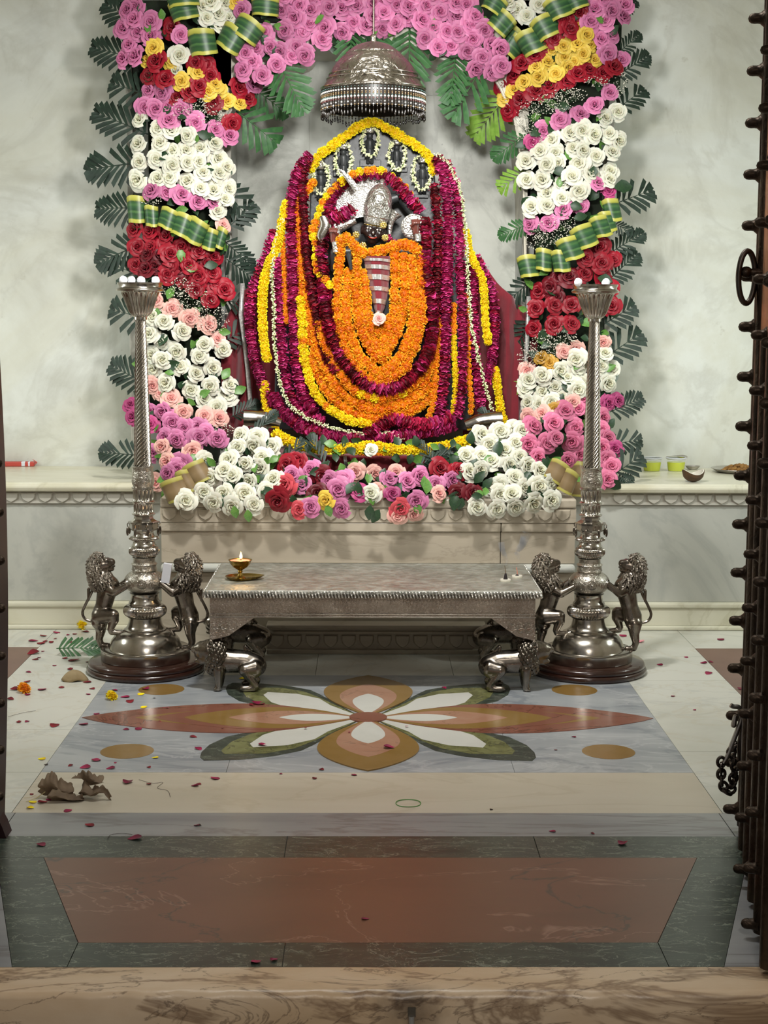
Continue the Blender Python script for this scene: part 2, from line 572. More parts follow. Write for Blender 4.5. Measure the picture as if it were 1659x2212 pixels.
# ------------------------------------------------------------------ room
RX = 2.6
floor = struct(MB().span((-RX, 2.9, -0.3), (RX, 7.3, -0.006)).build('floor', 'joint_dark', smooth=False))
tiles = {}
def tile(poly, mat, name='tile', z=0.0, th=0.02, gap=0.0012):
    c = sum((Vector(p) for p in poly), Vector((0, 0))) / len(poly)
    q = []
    for p in poly:
        d = Vector(p) - c
        q.append(c + d * (1 - gap / max(d.length, 0.01)))
    return MB().prism([(p.x, p.y) for p in q], z - th, z).build(name, mat, floor, smooth=False)
def rect(x0, y0, x1, y1, mat, **k):
    return tile([(x0, y0), (x1, y0), (x1, y1), (x0, y1)], mat, **k)
XL, XR = -0.936, 0.941
CX, CY = 0.003, 4.935
for x0, x1 in ((XL, -0.405), (-0.405, 0.425), (0.425, XR)):
    rect(x0, 4.328, x1, 5.545, 'grey_tile')
rect(XL, 3.962, XR, 4.328, 'beige_tile')
rect(XL + 0.01, 3.778, XR - 0.01, 3.962, 'slate_tile')
rect(-1.6, 3.778, XL + 0.01, 3.962, 'slate_tile')
rect(XR - 0.01, 3.778, 1.6, 3.962, 'slate_tile')
rect(-1.6, 3.622, -0.2, 3.778, 'green_marble')
rect(-0.2, 3.622, 0.42, 3.778, 'green_marble')
rect(0.42, 3.622, 1.6, 3.778, 'green_marble')
tl, tr = F(95, 1851), F(1508, 1856)
tile([(tl.x, 3.622), (-0.603, 3.108), (0.611, 3.108), (tr.x, 3.622)], 'red_stone', 'slab')
gl0, gl1, gr0, gr1 = F(-22, 1900), F(25, 2092), F(1626, 1895), F(1564, 2089)
tile([(tl.x, 3.622), (-0.603, 3.108), (-0.603, 2.985), (gl1.x, 2.985), (gl0.x - 0.02, 3.622)], 'green_marble')
tile([(tr.x, 3.622), (0.611, 3.108), (0.611, 2.985), (gr1.x, 2.985), (gr0.x + 0.02, 3.622)], 'green_marble')
rect(-0.603, 2.985, -0.17, 3.108, 'green_marble')
rect(-0.17, 2.985, 0.611, 3.108, 'green_marble')
tile([(-1.6, 2.985), (gl1.x, 2.985), (gl0.x - 0.02, 3.622), (-1.6, 3.622)], 'slate_tile')
tile([(1.6, 2.985), (gr1.x, 2.985), (gr0.x + 0.02, 3.622), (1.6, 3.622)], 'slate_tile')
for sgn, ys in ((-1, (3.962, 4.328, 4.79, 5.545, 5.95, 6.46)), (1, (3.962, 4.55, 5.47, 5.87, 6.46))):
    xa, xb = (-1.297, XL) if sgn < 0 else (XR, 1.298)
    for y0, y1 in zip(ys, ys[1:]):
        rect(xa, y0, xb, y1, 'white_tile')
    xo = RX * sgn
    for y0, y1, m in ((3.962, 5.0, 'brown_stone'), (5.0, 6.02, 'brown_stone'), (6.02, 6.46, 'white_tile')):
        rect(min(xo, xa if sgn < 0 else xb), y0, max(xo, xa if sgn < 0 else xb), y1, m)
for x0, x1 in ((XL, -0.6), (-0.6, -0.19), (-0.19, 0.315), (0.315, 0.62), (0.62, XR)):
    rect(x0, 5.545, x1, 6.0, 'white_tile')

# stone flower inlaid in the grey panel
def crop3(x, y):
    p = F(400 + x / 2.074, 1440 + y / 2.074)
    return (p.x - CX, p.y - CY)
def inlay(pts, mat, z, sx=1, sy=1):
    q = [(CX + x * sx, CY + y * sy) for x, y in pts]
    if sx * sy < 0:
        q = q[::-1]
    MB().prism(q, -0.01, z).build('inlay', mat, floor, smooth=False)
def lens(L, hw, s, base, n=26, axis='x', pw=1.0):
    o = []
    for i in range(n + 1):
        t = i / n
        if t < s:
            u = t / s
            h = base + (hw - base) * (math.sin(u * PI / 2) ** pw)
        else:
            u = (t - s) / (1 - s)
            h = hw * (math.cos(u * PI / 2) ** 0.8 if u < 1 else 0.0)
        o.append((t * L, h))
    o = [(0.05 + (L - 0.05) * x / L, h) for x, h in o]
    pts = o + [(x, -h) for x, h in o[::-1][1:]]
    return pts if axis == 'x' else [(y, x) for x, y in pts]
dg = [[(0.02, -0.01)] + [crop3(*q) for q in c] + [(0.03, -0.005)] for c in (
    ((1065, 352), (1120, 378), (1240, 402), (1400, 420), (1555, 423), (1572, 408), (1565, 385), (1530, 352), (1450, 315), (1330, 290), (1230, 280), (1050, 250)),
    ((1065, 335), (1150, 368), (1280, 391), (1465, 394), (1477, 378), (1430, 338), (1340, 302), (1240, 281), (1050, 252)),
    ((1000, 292), (1060, 327), (1180, 354), (1335, 364), (1349, 348), (1290, 308), (1200, 281), (1050, 254), (920, 236)))]
for sx in (1, -1):
    for sy in (1, -1):
        for k, m in enumerate(('green_marble', 'moss_marble', 'white_inlay')):
            inlay(dg[k], m, 0.0005 + 0.0004 * k, sx, sy)
for sx in (1, -1):
    for k, (L, hw, s, b, m) in enumerate(((0.932, 0.186, 0.42, 0.02, 'rust_stone'), (0.76, 0.12, 0.4, 0.015, 'ochre_stone'), (0.7, 0.145, 0.4, 0.02, 'rust_stone'), (0.60, 0.135, 0.45, 0.02, 'ochre_stone'), (0.455, 0.085, 0.5, 0.015, 'salmon_stone'), (0.29, 0.045, 0.55, 0.008, 'white_inlay'))):
        inlay(lens(L, hw, s, b), m, 0.0018 + 0.0003 * k, sx, 1)
for sy in (1, -1):
    for k, (L, hw, s, b, m) in enumerate(((0.597, 0.155, 0.56, 0.022, 'ochre_stone'), (0.46, 0.098, 0.58, 0.012, 'salmon_stone'), (0.315, 0.053, 0.62, 0.006, 'white_inlay'))):
        inlay(lens(L, hw, s, b, axis='y'), m, 0.0038 + 0.0003 * k, 1, sy)
inlay([(0.062 * math.cos(i * PI / 12), 0.062 * math.sin(i * PI / 12)) for i in range(24)], 'rust_stone', 0.0052)
for x, y in ((-0.722, 4.545), (0.728, 4.545), (-0.722, 5.325), (0.728, 5.325)):
    MB().prism([(x + 0.08 * math.cos(i * PI / 20), y + 0.08 * math.sin(i * PI / 20)) for i in range(40)], -0.01, 0.0006).build('inlay', 'ochre_stone', floor, smooth=False)

# threshold sill and lower ground outside
sill = MB()
n = 90
top, edge = [], []
def sillp(i, k):
    x = -1.5 + 3.0 * i / n
    j = 0.004 * math.sin(i * 1.7) + 0.003 * math.sin(i * 4.1)
    return [(x, 2.984, 0), (x, 2.884, 0), (x, 2.871 + j * 0.8, -0.003 + j * 0.3), (x, 2.864 + j, -0.014), (x, 2.862, -0.05), (x, 2.862, -0.25)][k]
vs = [sillp(i, k) for i in range(n + 1) for k in range(6)]
fs = [(i * 6 + k, i * 6 + 6 + k, i * 6 + 7 + k, i * 6 + k + 1) for i in range(n) for k in range(5)]
sill.add(vs, [f[::-1] for f in fs])
sill = struct(sill.build('door_sill', 'sill_marble', angle=60))
sill['label'] = 'rough veined beige marble doorstep'
bh = P(889, 2186, 2.861)
sm = NT('sill_stain')
sm.m = MATS['sill_marble']
sm.t = sm.m.node_tree
sm.b = sm.t.nodes['Principled BSDF']
gm = sm.n('ShaderNodeNewGeometry').outputs['Position']
vd = sm.n('ShaderNodeVectorMath', operation='DISTANCE')
sm.l(gm, vd.inputs[0])
vd.inputs[1].default_value = (bh.x - .004, 2.862, bh.z + .004)
ad = sm.n('ShaderNodeMath', operation='MULTIPLY_ADD')
sm.l(sm.noise(18, 5), ad.inputs[0])
ad.inputs[1].default_value = .09
sm.l(vd.outputs['Value'], ad.inputs[2])
old = sm.b.inputs['Base Color'].links[0].from_socket
sm.l(sm.mix(sm.ramp(ad.outputs[0], [(0.045, 0.85), (0.12, 0.0)]), old, '3a2b1f'), sm.b.inputs['Base Color'])
MB().span((bh.x - 0.007, 2.8595, bh.z - 0.009), (bh.x + 0.008, 2.863, bh.z + 0.009)).build('bolt_slot', 'joint_dark', sill, smooth=False)
MB().tube([(bh.x, 2.857, bh.z - 0.006), (bh.x, 2.857, bh.z - 0.07)], 0.0062, 12).build('bolt', 'steel_bright', sill)
struct(MB().span((-RX, -0.6, -0.3), (RX, 2.86, -0.22)).build('ground', 'slate_tile', smooth=False))

# walls
wb = struct(MB().span((-RX, 7.08, 0), (RX, 7.3, 3.6)).build('wall_back', 'wall_marble', smooth=False))
a0, a1, a2, a3 = P(668, 300, 7.065), P(901, 260, 7.065), P(950, 206, 7.065), P(1130, 300, 7.065)
def slab(x0, z0, x1, z1):
    g = 0.0018
    MB().span((x0 + g, 7.075, z0 + g), (x1 - g, 7.085, z1 - g)).build('panel', 'niche_marble', wb, smooth=False)
slab(-0.62, 0.6, a0.x, 2.75)
slab(a0.x, 0.6, a1.x, 2.75)
slab(a1.x, a2.z, 0.7, 2.75)
slab(a1.x, 0.6, 0.7, a2.z)
struct(MB().span((-RX - 0.2, 2.9, 0), (-RX, 7.3, 3.6)).build('wall_left', 'painted_wall', smooth=False))
struct(MB().span((RX, 2.9, 0), (RX + 0.2, 7.3, 3.6)).build('wall_right', 'painted_wall', smooth=False))
struct(MB().span((-RX - 0.2, 2.9, 3.6), (RX + 0.2, 7.3, 3.7)).build('ceiling', 'painted_wall', smooth=False))
struct(MB().span((-RX, 3.0, -0.2), (-1.06, 3.9, 3.6)).span((1.06, 3.0, -0.2), (RX, 3.9, 3.6)).span((-1.06, 3.0, 2.55), (1.06, 3.9, 3.6)).build('wall_front', 'painted_wall', smooth=False))

# pilasters and cusped arch
for k, (xa, xb) in enumerate(((-1.033, -0.588), (0.662, 1.05))):
    t = struct(MB().span((xa, 6.78, 0.6), (xb, 7.08, 3.2)).build('trim_%d' % (k + 1), 'dado_marble', smooth=False, bevel=0.004))
    MB().span((xa, 6.762, 0.6), (xa + 0.028, 6.78, 3.2)).span((xb - 0.028, 6.762, 0.6), (xb, 6.78, 3.2)).build('border_strip', 'carved_marble', t, smooth=False, bevel=0.003)
half = [(930, 106), (931, 117), (937, 125), (946, 131), (958, 135), (974, 137), (985, 150), (1003, 162), (1040, 167), (1062, 172), (1078, 197), (1090, 225), (1107, 255), (1117, 310), (1122, 350), (1128, 420), (1132, 640)]
ar = [(P(x, y, 6.74).x, P(x, y, 6.74).z) for x, y in half]
cxa = P(803, 106, 6.74).x
al = [(2 * cxa - x, z) for x, z in ar]
arch = MB()
outl = al[::-1] + ar
NA = len(outl)
topz = 3.2
vs = []
for y in (6.66, 7.07):
    vs += [(x, y, z) for x, z in outl] + [(x, y, topz) for x, z in outl]
fs = []
for i in range(NA - 1):
    fs.append((i, i + 1, NA + i + 1, NA + i))
    o = 2 * NA
    fs.append((o + i + 1, o + i, o + NA + i, o + NA + i + 1))
    fs.append((i + 1, i, o + i, o + i + 1))
arch.add(vs, fs)
ao = struct(arch.build('trim_3', 'white_paint', smooth=False))
rim = MB().tube([(x, 6.657, z + 0.0) for x, z in outl], 0.006, 6)
rim.build('arch_bead', 'white_paint', ao)
struct(MB().span((-1.033, 6.79, 2.75), (1.05, 7.08, 3.25)).build('trim_4', 'dado_marble', smooth=False))

# stone ledges with a frieze of lotus petals
PET = [(-0.5, 0.5), (0.5, 0.5), (0.5, 0.12), (0.44, -0.1), (0.3, -0.28), (0.12, -0.42), (0.0, -0.5), (-0.12, -0.42), (-0.3, -0.28), (-0.44, -0.1), (-0.5, 0.12)]
def petal_mesh(w, h, th, mat):
    m = MB()
    n = len(PET)
    o = [(x * w, 0, z * h) for x, z in PET]
    i = [(x * w * 0.84, -th, z * h * 0.84) for x, z in PET]
    m.add(o + i, [tuple(range(n, 2 * n))[::-1]] + [(a, (a + 1) % n, n + (a + 1) % n, n + a)[::-1] for a in range(n)])
    return m.mesh('lotus_petal', mat, smooth=False)
pm = petal_mesh(0.062, 0.042, 0.006, 'carved_marble')
def ledge(name, label, x0, x1, xs):
    t = thing(name, label, 'ledge', ((x0 + x1) / 2, 6.7, 0))
    cx = (x0 + x1) / 2
    def part(nm, y0, z0, z1, mat, bevel=0.0):
        return MB().span((x0 - cx, y0 - 6.7, z0), (x1 - cx, 0.374, z1)).build(nm, mat, t, smooth=False, bevel=bevel)
    part('dado_panel', 6.40, 0.118, 0.527, 'dado_marble')
    part('frieze', 6.388, 0.528, 0.578, 'carved_marble')
    part('top_slab', 6.35, 0.579, 0.617, 'cream_marble', 0.016)
    part('base_moulding', 6.372, 0.093, 0.117, 'cream_marble', 0.008)
    part('base_block', 6.382, 0.02, 0.092, 'cream_marble')
    part('plinth_strip', 6.365, 0.0, 0.019, 'cream_marble', 0.006)
    x = xs
    while x < x1 - 0.03:
        put(pm, 'lotus_petal', t, (x - cx, 6.386 - 6.7, 0.552))
        x += 0.0706
ledge('marble_ledge', 'cream-topped marble ledge holding the red packet, petal frieze below', -RX, -0.81, P(61, 1075, 6.386).x - 0.0706 * 16)
ledge('marble_ledge', 'cream-topped marble ledge holding the yellow tubs and steel plate', 0.815, RX, P(1339, 1080, 6.386).x)

t = thing('marble_platform', 'brown-grey marble platform under the idol, behind the silver table', 'platform', (0, 6.5, 0))
def ppart(nm, x0, x1, y0, z0, z1, mat, bevel=0.0, y1=7.06):
    return MB().span((x0, y0 - 6.5, z0), (x1, y1 - 6.5, z1)).build(nm, mat, t, smooth=False, bevel=bevel)
ppart('top_slab', -0.806, 0.811, 5.975, 0.562, 0.6, 'plinth_marble', 0.008)
ppart('frieze', -0.806, 0.811, 5.982, 0.505, 0.561, 'plinth_marble')
jx = P(1082, 1170, 5.985).x
for xa, xb in ((-0.806, jx - 0.001), (jx + 0.001, 0.811)):
    ppart('band', xa, xb, 5.985, 0.468, 0.504, 'plinth_marble', 0.004)
    ppart('panel', xa, xb, 5.996, 0.342, 0.467, 'plinth_marble', 0.003)
ppart('cove', -0.806, 0.811, 5.96, 0.31, 0.341, 'dado_marble', 0.012)
ppart('base_block', -0.806, 0.811, 5.99, 0.0, 0.309, 'plinth_marble')
ppart('step', -0.392, 0.46, 5.915, 0.0, 0.1, 'plinth_marble', y1=5.99)
ppart('step_moulding', -0.392, 0.46, 5.895, 0.101, 0.115, 'plinth_marble', 0.004, y1=5.99)
ppart('step_moulding', -0.392, 0.46, 5.905, 0.078, 0.09, 'plinth_marble', 0.004, y1=5.916)
ppart('step_moulding', -0.392, 0.46, 5.9, 0.0, 0.018, 'plinth_marble', 0.003, y1=5.916)
pm2 = petal_mesh(0.06, 0.046, 0.006, 'plinth_marble')
for i in range(23):
    put(pm2, 'lotus_petal', t, (-0.77 + 0.0695 * i, 5.981 - 6.5, 0.534))
for i in range(12):
    put(pm2, 'lotus_petal', t, (-0.352 + 0.0697 * i, 5.914 - 6.5, 0.048), scale=(0.95, 1.4, 1.15))

# ------------------------------------------------------------------ lions
def seg3(m, pts):                      # chain of tapered capsules: (x, y, z, r)
    for a, b in zip(pts, pts[1:]):
        m.caps(a[:3], b[:3], a[3], b[3])
def locks(m, cx, cz, rx, ry, rz, n, size, drop=(0, 0, -1), seed=3, skip=None):
    q = random.Random(seed)
    for i in range(n):
        zz = 1 - 2 * (i + 0.5) / n
        a = i * 2.39996
        rr = math.sqrt(1 - zz * zz)
        d = V(rr * math.cos(a), rr * math.sin(a), zz)
        if skip and skip(d):
            continue
        p = V(cx + rx * d.x, ry * d.y, cz + rz * d.z)
        tdir = (V(*drop) - d * V(*drop).dot(d))
        if tdir.length < 0.1:
            tdir = V(0.2, 0, -1)
        tdir.normalize()
        tdir = (tdir + V(q.uniform(-.35, .35), q.uniform(-.35, .35), 0)).normalized()
        m.caps(p - tdir * size * 0.4, p + tdir * size * 0.8 + d * size * 0.1, size * 0.36, size * 0.16, 6)

k1 = 0.0001825
def RL(x, y, c, r):                    # rearing lion: crop x, lateral offset, crop y, radius
    return ((x - 1318) * k1, y, 0.4535 - c * 0.0001836, r)
m = MB()
seg3(m, [RL(620, 0, 740, .036), RL(540, 0, 930, .035), RL(490, 0, 1150, .031), RL(430, 0, 1350, .036), RL(400, 0, 1470, .032)])
seg3(m, [RL(430, 0, 560, .036), RL(620, 0, 740, .036)])
seg3(m, [RL(430, 0, 330, .030), RL(560, 0, 300, .024), RL(655, 0, 270, .0155)])          # skull, muzzle
seg3(m, [RL(560, 0, 390, .018), RL(670, 0, 400, .0095)])                                 # jaw
seg3(m, [RL(560, .013, 225, .010), RL(660, .007, 245, .007)])
seg3(m, [RL(560, -.013, 225, .010), RL(660, -.007, 245, .007)])
for y in (-1, 1):
    seg3(m, [RL(640, .026 * y, 800, .021), RL(730, .038 * y, 850, .0155), RL(980, .034 * y, 720 - 70 * (y > 0), .0115), RL(1080, .026 * y, 660 - 70 * (y > 0), .0125)])
    for j in range(4):
        seg3(m, [RL(1070, .026 * y, 600 + 34 * j - 70 * (y > 0), .0045), RL(1140, .018 * y, 605 + 34 * j - 70 * (y > 0), .004)])
seg3(m, [RL(430, -.016, 1340, .032), RL(700, -.032, 1310, .023), RL(720, -.032, 1400, .019), RL(640, -.03, 1600, .0115), RL(660, -.03, 1660, .0105), RL(880, -.028, 1675, .0095), RL(970, -.026, 1650, .011)])
seg3(m, [RL(400, .016, 1480, .03), RL(400, .02, 1680, .019), RL(365, .02, 1850, .0135), RL(400, .02, 1980, .011), RL(540, .02, 1985, .0105)])
LION_R = blob(m, 0.0032, 'silver_dark', 'lion', 4)
m = MB()
m.ball(RL(375, 0, 470, 0)[:3], (.029, .036, .058), 16, 10, rot=(0, -0.3, 0))
m.ball(RL(520, 0, 640, 0)[:3], (.036, .038, .04), 16, 10)
c = RL(375, 0, 470, 0)
locks(m, c[0], c[2], .033, .038, .070, 170, .020, (0.2, 0, -1), 5, lambda d: d.x > 0.55 and d.z > -0.45)
c = RL(530, 0, 650, 0)
locks(m, c[0], c[2], .037, .041, .043, 80, .021, (0.3, 0, -1), 6, lambda d: d.x > 0.6 or d.z > .6)
LION_R_MANE = m.mesh('mane', 'silver_mane')
m = MB()
m.tube(spline([RL(x, 0.004, y, 0)[:3] for x, y in ((250, 1480), (110, 1430), (55, 1300), (120, 1130), (240, 900), (268, 790), (230, 770), (190, 800))], .008), .0052, 8)
m.tube(spline([RL(x, 0.004, y, 0)[:3] for x, y in ((195, 790), (180, 850), (178, 950), (182, 1050))], .008), [.005, .0075, .009, .0085, .007, .003][:len(spline([RL(x, 0.004, y, 0)[:3] for x, y in ((195, 790), (180, 850), (178, 950), (182, 1050))], .008))] + [.003] * 9, 8) if False else m.caps(RL(188, .004, 820, 0)[:3], RL(182, .004, 1030, 0)[:3], .0065, .005, 8)
LION_R_TAIL = m.mesh('tail', 'silver_dark')
m = MB()
for y in (-1, 1):
    p = RL(430, .036 * y, 245, 0)[:3]
    m.tube([(p[0] + .011 * math.cos(a), p[1] + .003 * y, p[2] + .0135 * math.sin(a)) for a in [i * PI / 8 for i in range(16)]], .0032, 6, closed=True)
LION_R_EAR = m.mesh('ear', 'silver')
m = MB()
p = RL(672, 0, 345, 0)
m.ball(p[:3], (.012, .0115, .006), 10, 6)
LION_R_MOUTH = m.mesh('mouth', 'joint_dark')

k2 = 0.000182
def CL(x, y, c, r):
    return ((x - 640) * k2, y, (1150 - c) * 0.000185, r)
m = MB()
seg3(m, [CL(640, 0, 560, .045), CL(820, 0, 600, .043), CL(1150, 0, 610, .040), CL(1340, 0, 690, .040)])
seg3(m, [CL(600, 0, 700, .040), CL(640, 0, 560, .045)])
seg3(m, [CL(420, 0, 400, .040), CL(330, 0, 395, .033), CL(170, 0, 375, .014)])
seg3(m, [CL(400, 0, 540, .028), CL(300, 0, 590, .016), CL(215, 0, 600, .0085)])
for y in (-1, 1):
    seg3(m, [CL(330, .02 * y, 320, .010), CL(190, .011 * y, 345, .008)])
    seg3(m, [CL(650, .03 * y, 720, .024), CL(655, .032 * y, 1000, .0135), CL(640, .032 * y, 1090, .0125), CL(600, .032 * y, 1105, .0095)])
    for j in (-1, 0, 1):
        seg3(m, [CL(610, .032 * y + j * .007, 1095, .006), CL(575, .032 * y + j * .008, 1115, .005)])
    seg3(m, [CL(1320, .024 * y, 720, .034), CL(1150, .04 * y, 730, .023), CL(1220, .042 * y, 850, .016), CL(1360, .042 * y, 1030, .0115), CL(1340, .042 * y, 1075, .0115), CL(1110, .044 * y, 1085, .012)])
LION_C = blob(m, 0.0034, 'silver_dark', 'lion', 4)
m = MB()
m.ball(CL(620, 0, 480, 0)[:3], (.036, .05, .056), 18, 12)
m.ball(CL(560, 0, 640, 0)[:3], (.034, .044, .042), 16, 10)
q2 = random.Random(2)
for (bx, bz, rx, ry, rz, nn) in ((620, 480, .041, .054, .061, 150), (570, 640, .038, .048, .046, 90)):
    c = CL(bx, 0, bz, 0)
    for i in range(nn):
        zz = 1 - 2 * (i + .5) / nn
        a_ = i * 2.39996
        rr = math.sqrt(1 - zz * zz)
        d = V(rr * math.cos(a_), rr * math.sin(a_), zz)
        if d.x > .75 or d.x < -.9:
            continue
        p = V(c[0] + rx * d.x, ry * d.y, c[2] + rz * d.z)
        qt = d.to_track_quat('Z', 'X').to_matrix()
        s = MB().ball((0, 0, 0), (.0105, .008, .0035), 8, 4)
        s.v = [tuple(qt @ Vector(v) + p) for v in s.v]
        m.add(s.v, s.f)
LION_C_MANE = m.mesh('mane', 'silver_scale')
m = MB()
m.tube(spline([CL(x, 0.0, y, 0)[:3] for x, y in ((1400, 800), (1480, 730), (1490, 630), (1420, 540), (1290, 510), (1190, 460), (1145, 380), (1150, 310))], .008), .0062, 8)
m.caps(CL(1150, 0, 330, 0)[:3], CL(1240, 0, 400, 0)[:3], .0075, .004, 8)
LION_C_TAIL = m.mesh('tail', 'silver_dark')
m = MB()
for y in (-1, 1):
    p = CL(500, .036 * y, 230, 0)[:3]
    m.tube([(p[0] + .008 * math.cos(i * PI / 6), p[1], p[2] + .010 * math.sin(i * PI / 6)) for i in range(12)], .003, 6, closed=True)
LION_C_EAR = m.mesh('ear', 'silver')
m = MB()
m.ball(CL(255, 0, 505, 0)[:3], (.017, .0185, .0115), 12, 8, rot=(0, 0.3, 0))
for x, y in ((315, .026), (315, -.026)):
    m.ball(CL(x, y, 360, 0)[:3], (.005, .004, .003), 8, 5)
LION_C_MOUTH = m.mesh('mouth', 'joint_dark')

# ------------------------------------------------------------------ lamp stands
lamp = thing('lamp_stand', 'tall silver lamp stand left of the silver table, four white balls in its cup', 'lamp stand', (-0.818, 5.62, 0))
MB().lathe([(0, 0), (.208, 0), (.2155, .006), (.2165, .016), (.213, .022), (.2075, .024), (.2105, .028), (.2095, .038), (.203, .0445), (.16, .047), (0, .047)], seg=72, cap=False).build('wooden_base', 'turned_wood', lamp, angle=50)
MB().lathe([(0, .047), (.161, .047), (.1635, .05), (.1635, .082), (.165, .085), (.161, .088), (.13, .088), (0, .088)], seg=72, cap=False).build('drum', 'silver', lamp, angle=50)
MB().lathe([(.134, .088), (.131, .1), (.124, .118), (.112, .134), (.096, .147), (.078, .153), (.077, .158), (.072, .16), (.064, .172), (.0595, .188), (.058, .2)], seg=64, cap=False).build('dome', 'silver', lamp, angle=40)
g = [(.056, .199), (.064, .203)]
for i in range(13):
    a_ = -PI / 2 + PI * i / 12
    g.append((.058 + .0185 * math.cos(a_), .226 + .022 * math.sin(a_), 40, .045 * max(0, math.cos(a_)) ** .5))
g += [(.06, .25), (.058, .258), (.052, .264), (.050, .278), (.0515, .29), (.055, .292)]
MB().lathe(g, seg=160, cap=False).build('gadroon_ring', 'silver', lamp, angle=60)
b = [(.05, .29), (.054, .293)]
for i in range(15):
    a_ = -PI / 2.35 + (PI / 2.35 + PI / 2.6) * i / 14
    b.append((.0235 + .0515 * math.cos(a_), .333 + .042 * math.sin(a_)))
b += [(.047, .378), (.044, .39), (.0445, .396), (.048, .399), (.0445, .403), (.04, .405), (.039, .42), (.043, .424)]
MB().lathe(b, seg=64, cap=False).build('belly', 'silver_chased', lamp, angle=50)
m = MB()
for k in range(6):
    a_ = -PI / 2 + k * PI / 3
    d = V(math.cos(a_), math.sin(a_), 0)
    u, z = d.cross(V(0, 0, 1)), V(0, 0, 1)
    for r in (.011, .0165):
        m.tube([V(0, 0, .333) + d * (.0748 - (r - .011) * .3) + u * r * math.cos(i * PI / 8) + z * r * math.sin(i * PI / 8) for i in range(16)], .0014, 6, closed=True)
    m.ball(V(0, 0, .333) + d * .073, (.006, .006, .006), 8, 6)
m.build('rosette', 'silver', lamp)
g = [(.038, .423), (.045, .428)]
for i in range(11):
    a_ = -PI / 2 + PI * i / 10
    g.append((.043 + .0105 * math.cos(a_), .447 + .016 * math.sin(a_), 36, .05 * max(0, math.cos(a_)) ** .5))
g += [(.043, .465), (.046, .468), (.041, .472), (.039, .482), (.043, .485)]
for i in range(7):
    a_ = -PI / 2 + PI * i / 6
    g.append((.043 + .009 * math.cos(a_), .4935 + .006 * math.sin(a_), 36, .06 * max(0, math.cos(a_)) ** .5))
g += [(.04, .502), (.036, .51), (.0355, .518), (.041, .523)]
MB().lathe(g, seg=144, cap=False).build('ribbed_knop', 'silver', lamp, angle=60)
MB().lathe([(.036, .521), (.046, .523), (.051, .53), (.052, .548), (.0565, .551), (.0565, .555), (.049, .557), (.036, .566), (.034, .574), (.04, .58)], seg=8, cap=False).build('octagon_collar', 'silver', lamp, smooth=False)
for k in range(8):
    a_ = PI / 8 + k * PI / 4
    d = V(math.cos(a_), math.sin(a_), 0)
    mm = MB()
    mm.tube([d * .056 + V(0, 0, .553), d * .061 + V(0, 0, .548), d * .060 + V(0, 0, .538)], .0018, 6)
    mm.ball(d * .0605 + V(0, 0, .521), (.0055, .0055, .016), 8, 8)
    mm.build('drop_ornament', 'silver_dark', lamp)
f = [(.036, .579), (.0415, .581), (.0425, .584), (.036, .587), (.034, .59, 16, .05), (.033, .6, 16, .09), (.035, .618, 16, .05), (.037, .622), (.041, .625), (.042, .629), (.038, .632), (.035, .635, 16, .05), (.0345, .65, 16, .09), (.036, .67, 16, .05), (.037, .674), (.0415, .677), (.0415, .681), (.035, .684)]
MB().lathe(f, seg=128, cap=False).build('fluted_collar', 'silver', lamp, angle=50)
MB().lathe([(.035, .684), (.040, .694), (.0415, .704), (.040, .72), (.0365, .738), (.036, .748), (.0385, .752), (.0385, .756), (.031, .759)], seg=48, cap=False).build('leaf_bulb', 'silver_chased', lamp, angle=50)
sh = []
NS = 520
for i in range(NS + 1):
    t_ = i / NS
    z = .757 + t_ * .533
    r = .0295 + (.0168 - .0295) * t_
    sh.append((r, z, 14, .11, -z * 420))
MB().lathe(sh, seg=112, cap=False).build('twisted_shaft', 'silver', lamp, angle=180)
cup = [(.0165, 1.284), (.023, 1.286), (.023, 1.295), (.027, 1.298), (.031, 1.3, 24, .02), (.041, 1.315, 24, .05), (.05, 1.34, 24, .05), (.0585, 1.365, 24, .05), (.066, 1.38, 24, .03), (.07, 1.385), (.083, 1.3875), (.0855, 1.392), (.083, 1.397), (.0775, 1.4), (.0765, 1.404), (.0815, 1.414), (.0825, 1.417), (.079, 1.417), (.075, 1.402), (0.0, 1.4)]
MB().lathe(cup, seg=144, cap=False).build('cup', 'silver', lamp, angle=45)
MB().lathe([(0, 1.4), (.06, 1.402), (.0755, 1.405), (.07, 1.411), (.045, 1.416), (.02, 1.413), (0, 1.416)], seg=24, cap=False).build('cotton_bed', 'cotton', lamp)
for rz in (0, PI):
    l = put(LION_R, 'lion', lamp, rot=(0, 0, rz))
    put(LION_R_MANE, 'mane', l)
    put(LION_R_TAIL, 'tail', l)
    put(LION_R_EAR, 'ear', l)
    put(LION_R_MOUTH, 'mouth', l)
index_kids()
l2 = copy_tree(lamp)
l2.location = (0.815, 5.62, 0)
l2['label'] = 'tall silver lamp stand right of the silver table, two white balls in its cup'
lamp['group'] = l2['group'] = 'pair of silver lion lamp stands'
m = MB().ball((0, 0, 0), (.0155, .0145, .0155), 12, 8)
q = random.Random(4)
m.v = [tuple(Vector(v) * (1 + q.uniform(-.08, .08))) for v in m.v]
ball_me = m.mesh('cotton_ball', 'cotton')
for i, (px, txt) in enumerate(((266, 'at the left rim of the left lamp cup, leftmost of four'), (284, 'second from the left in the left lamp cup'), (305, 'third from the left in the left lamp cup'), (336, 'at the right rim of the left lamp cup, rightmost of four'), (1249, 'at the left rim of the right lamp cup'), (1309, 'at the right rim of the right lamp cup'))):
    p = P(px, 604, 5.60 if i % 2 else 5.575)
    o = put(ball_me, 'cotton_ball', None, (p.x, p.y, 1.4245), rot=(i, i * 2, i * 3))
    tag(o, 'white cotton ball ' + txt, 'cotton ball', 'cotton balls in the lamp cups')

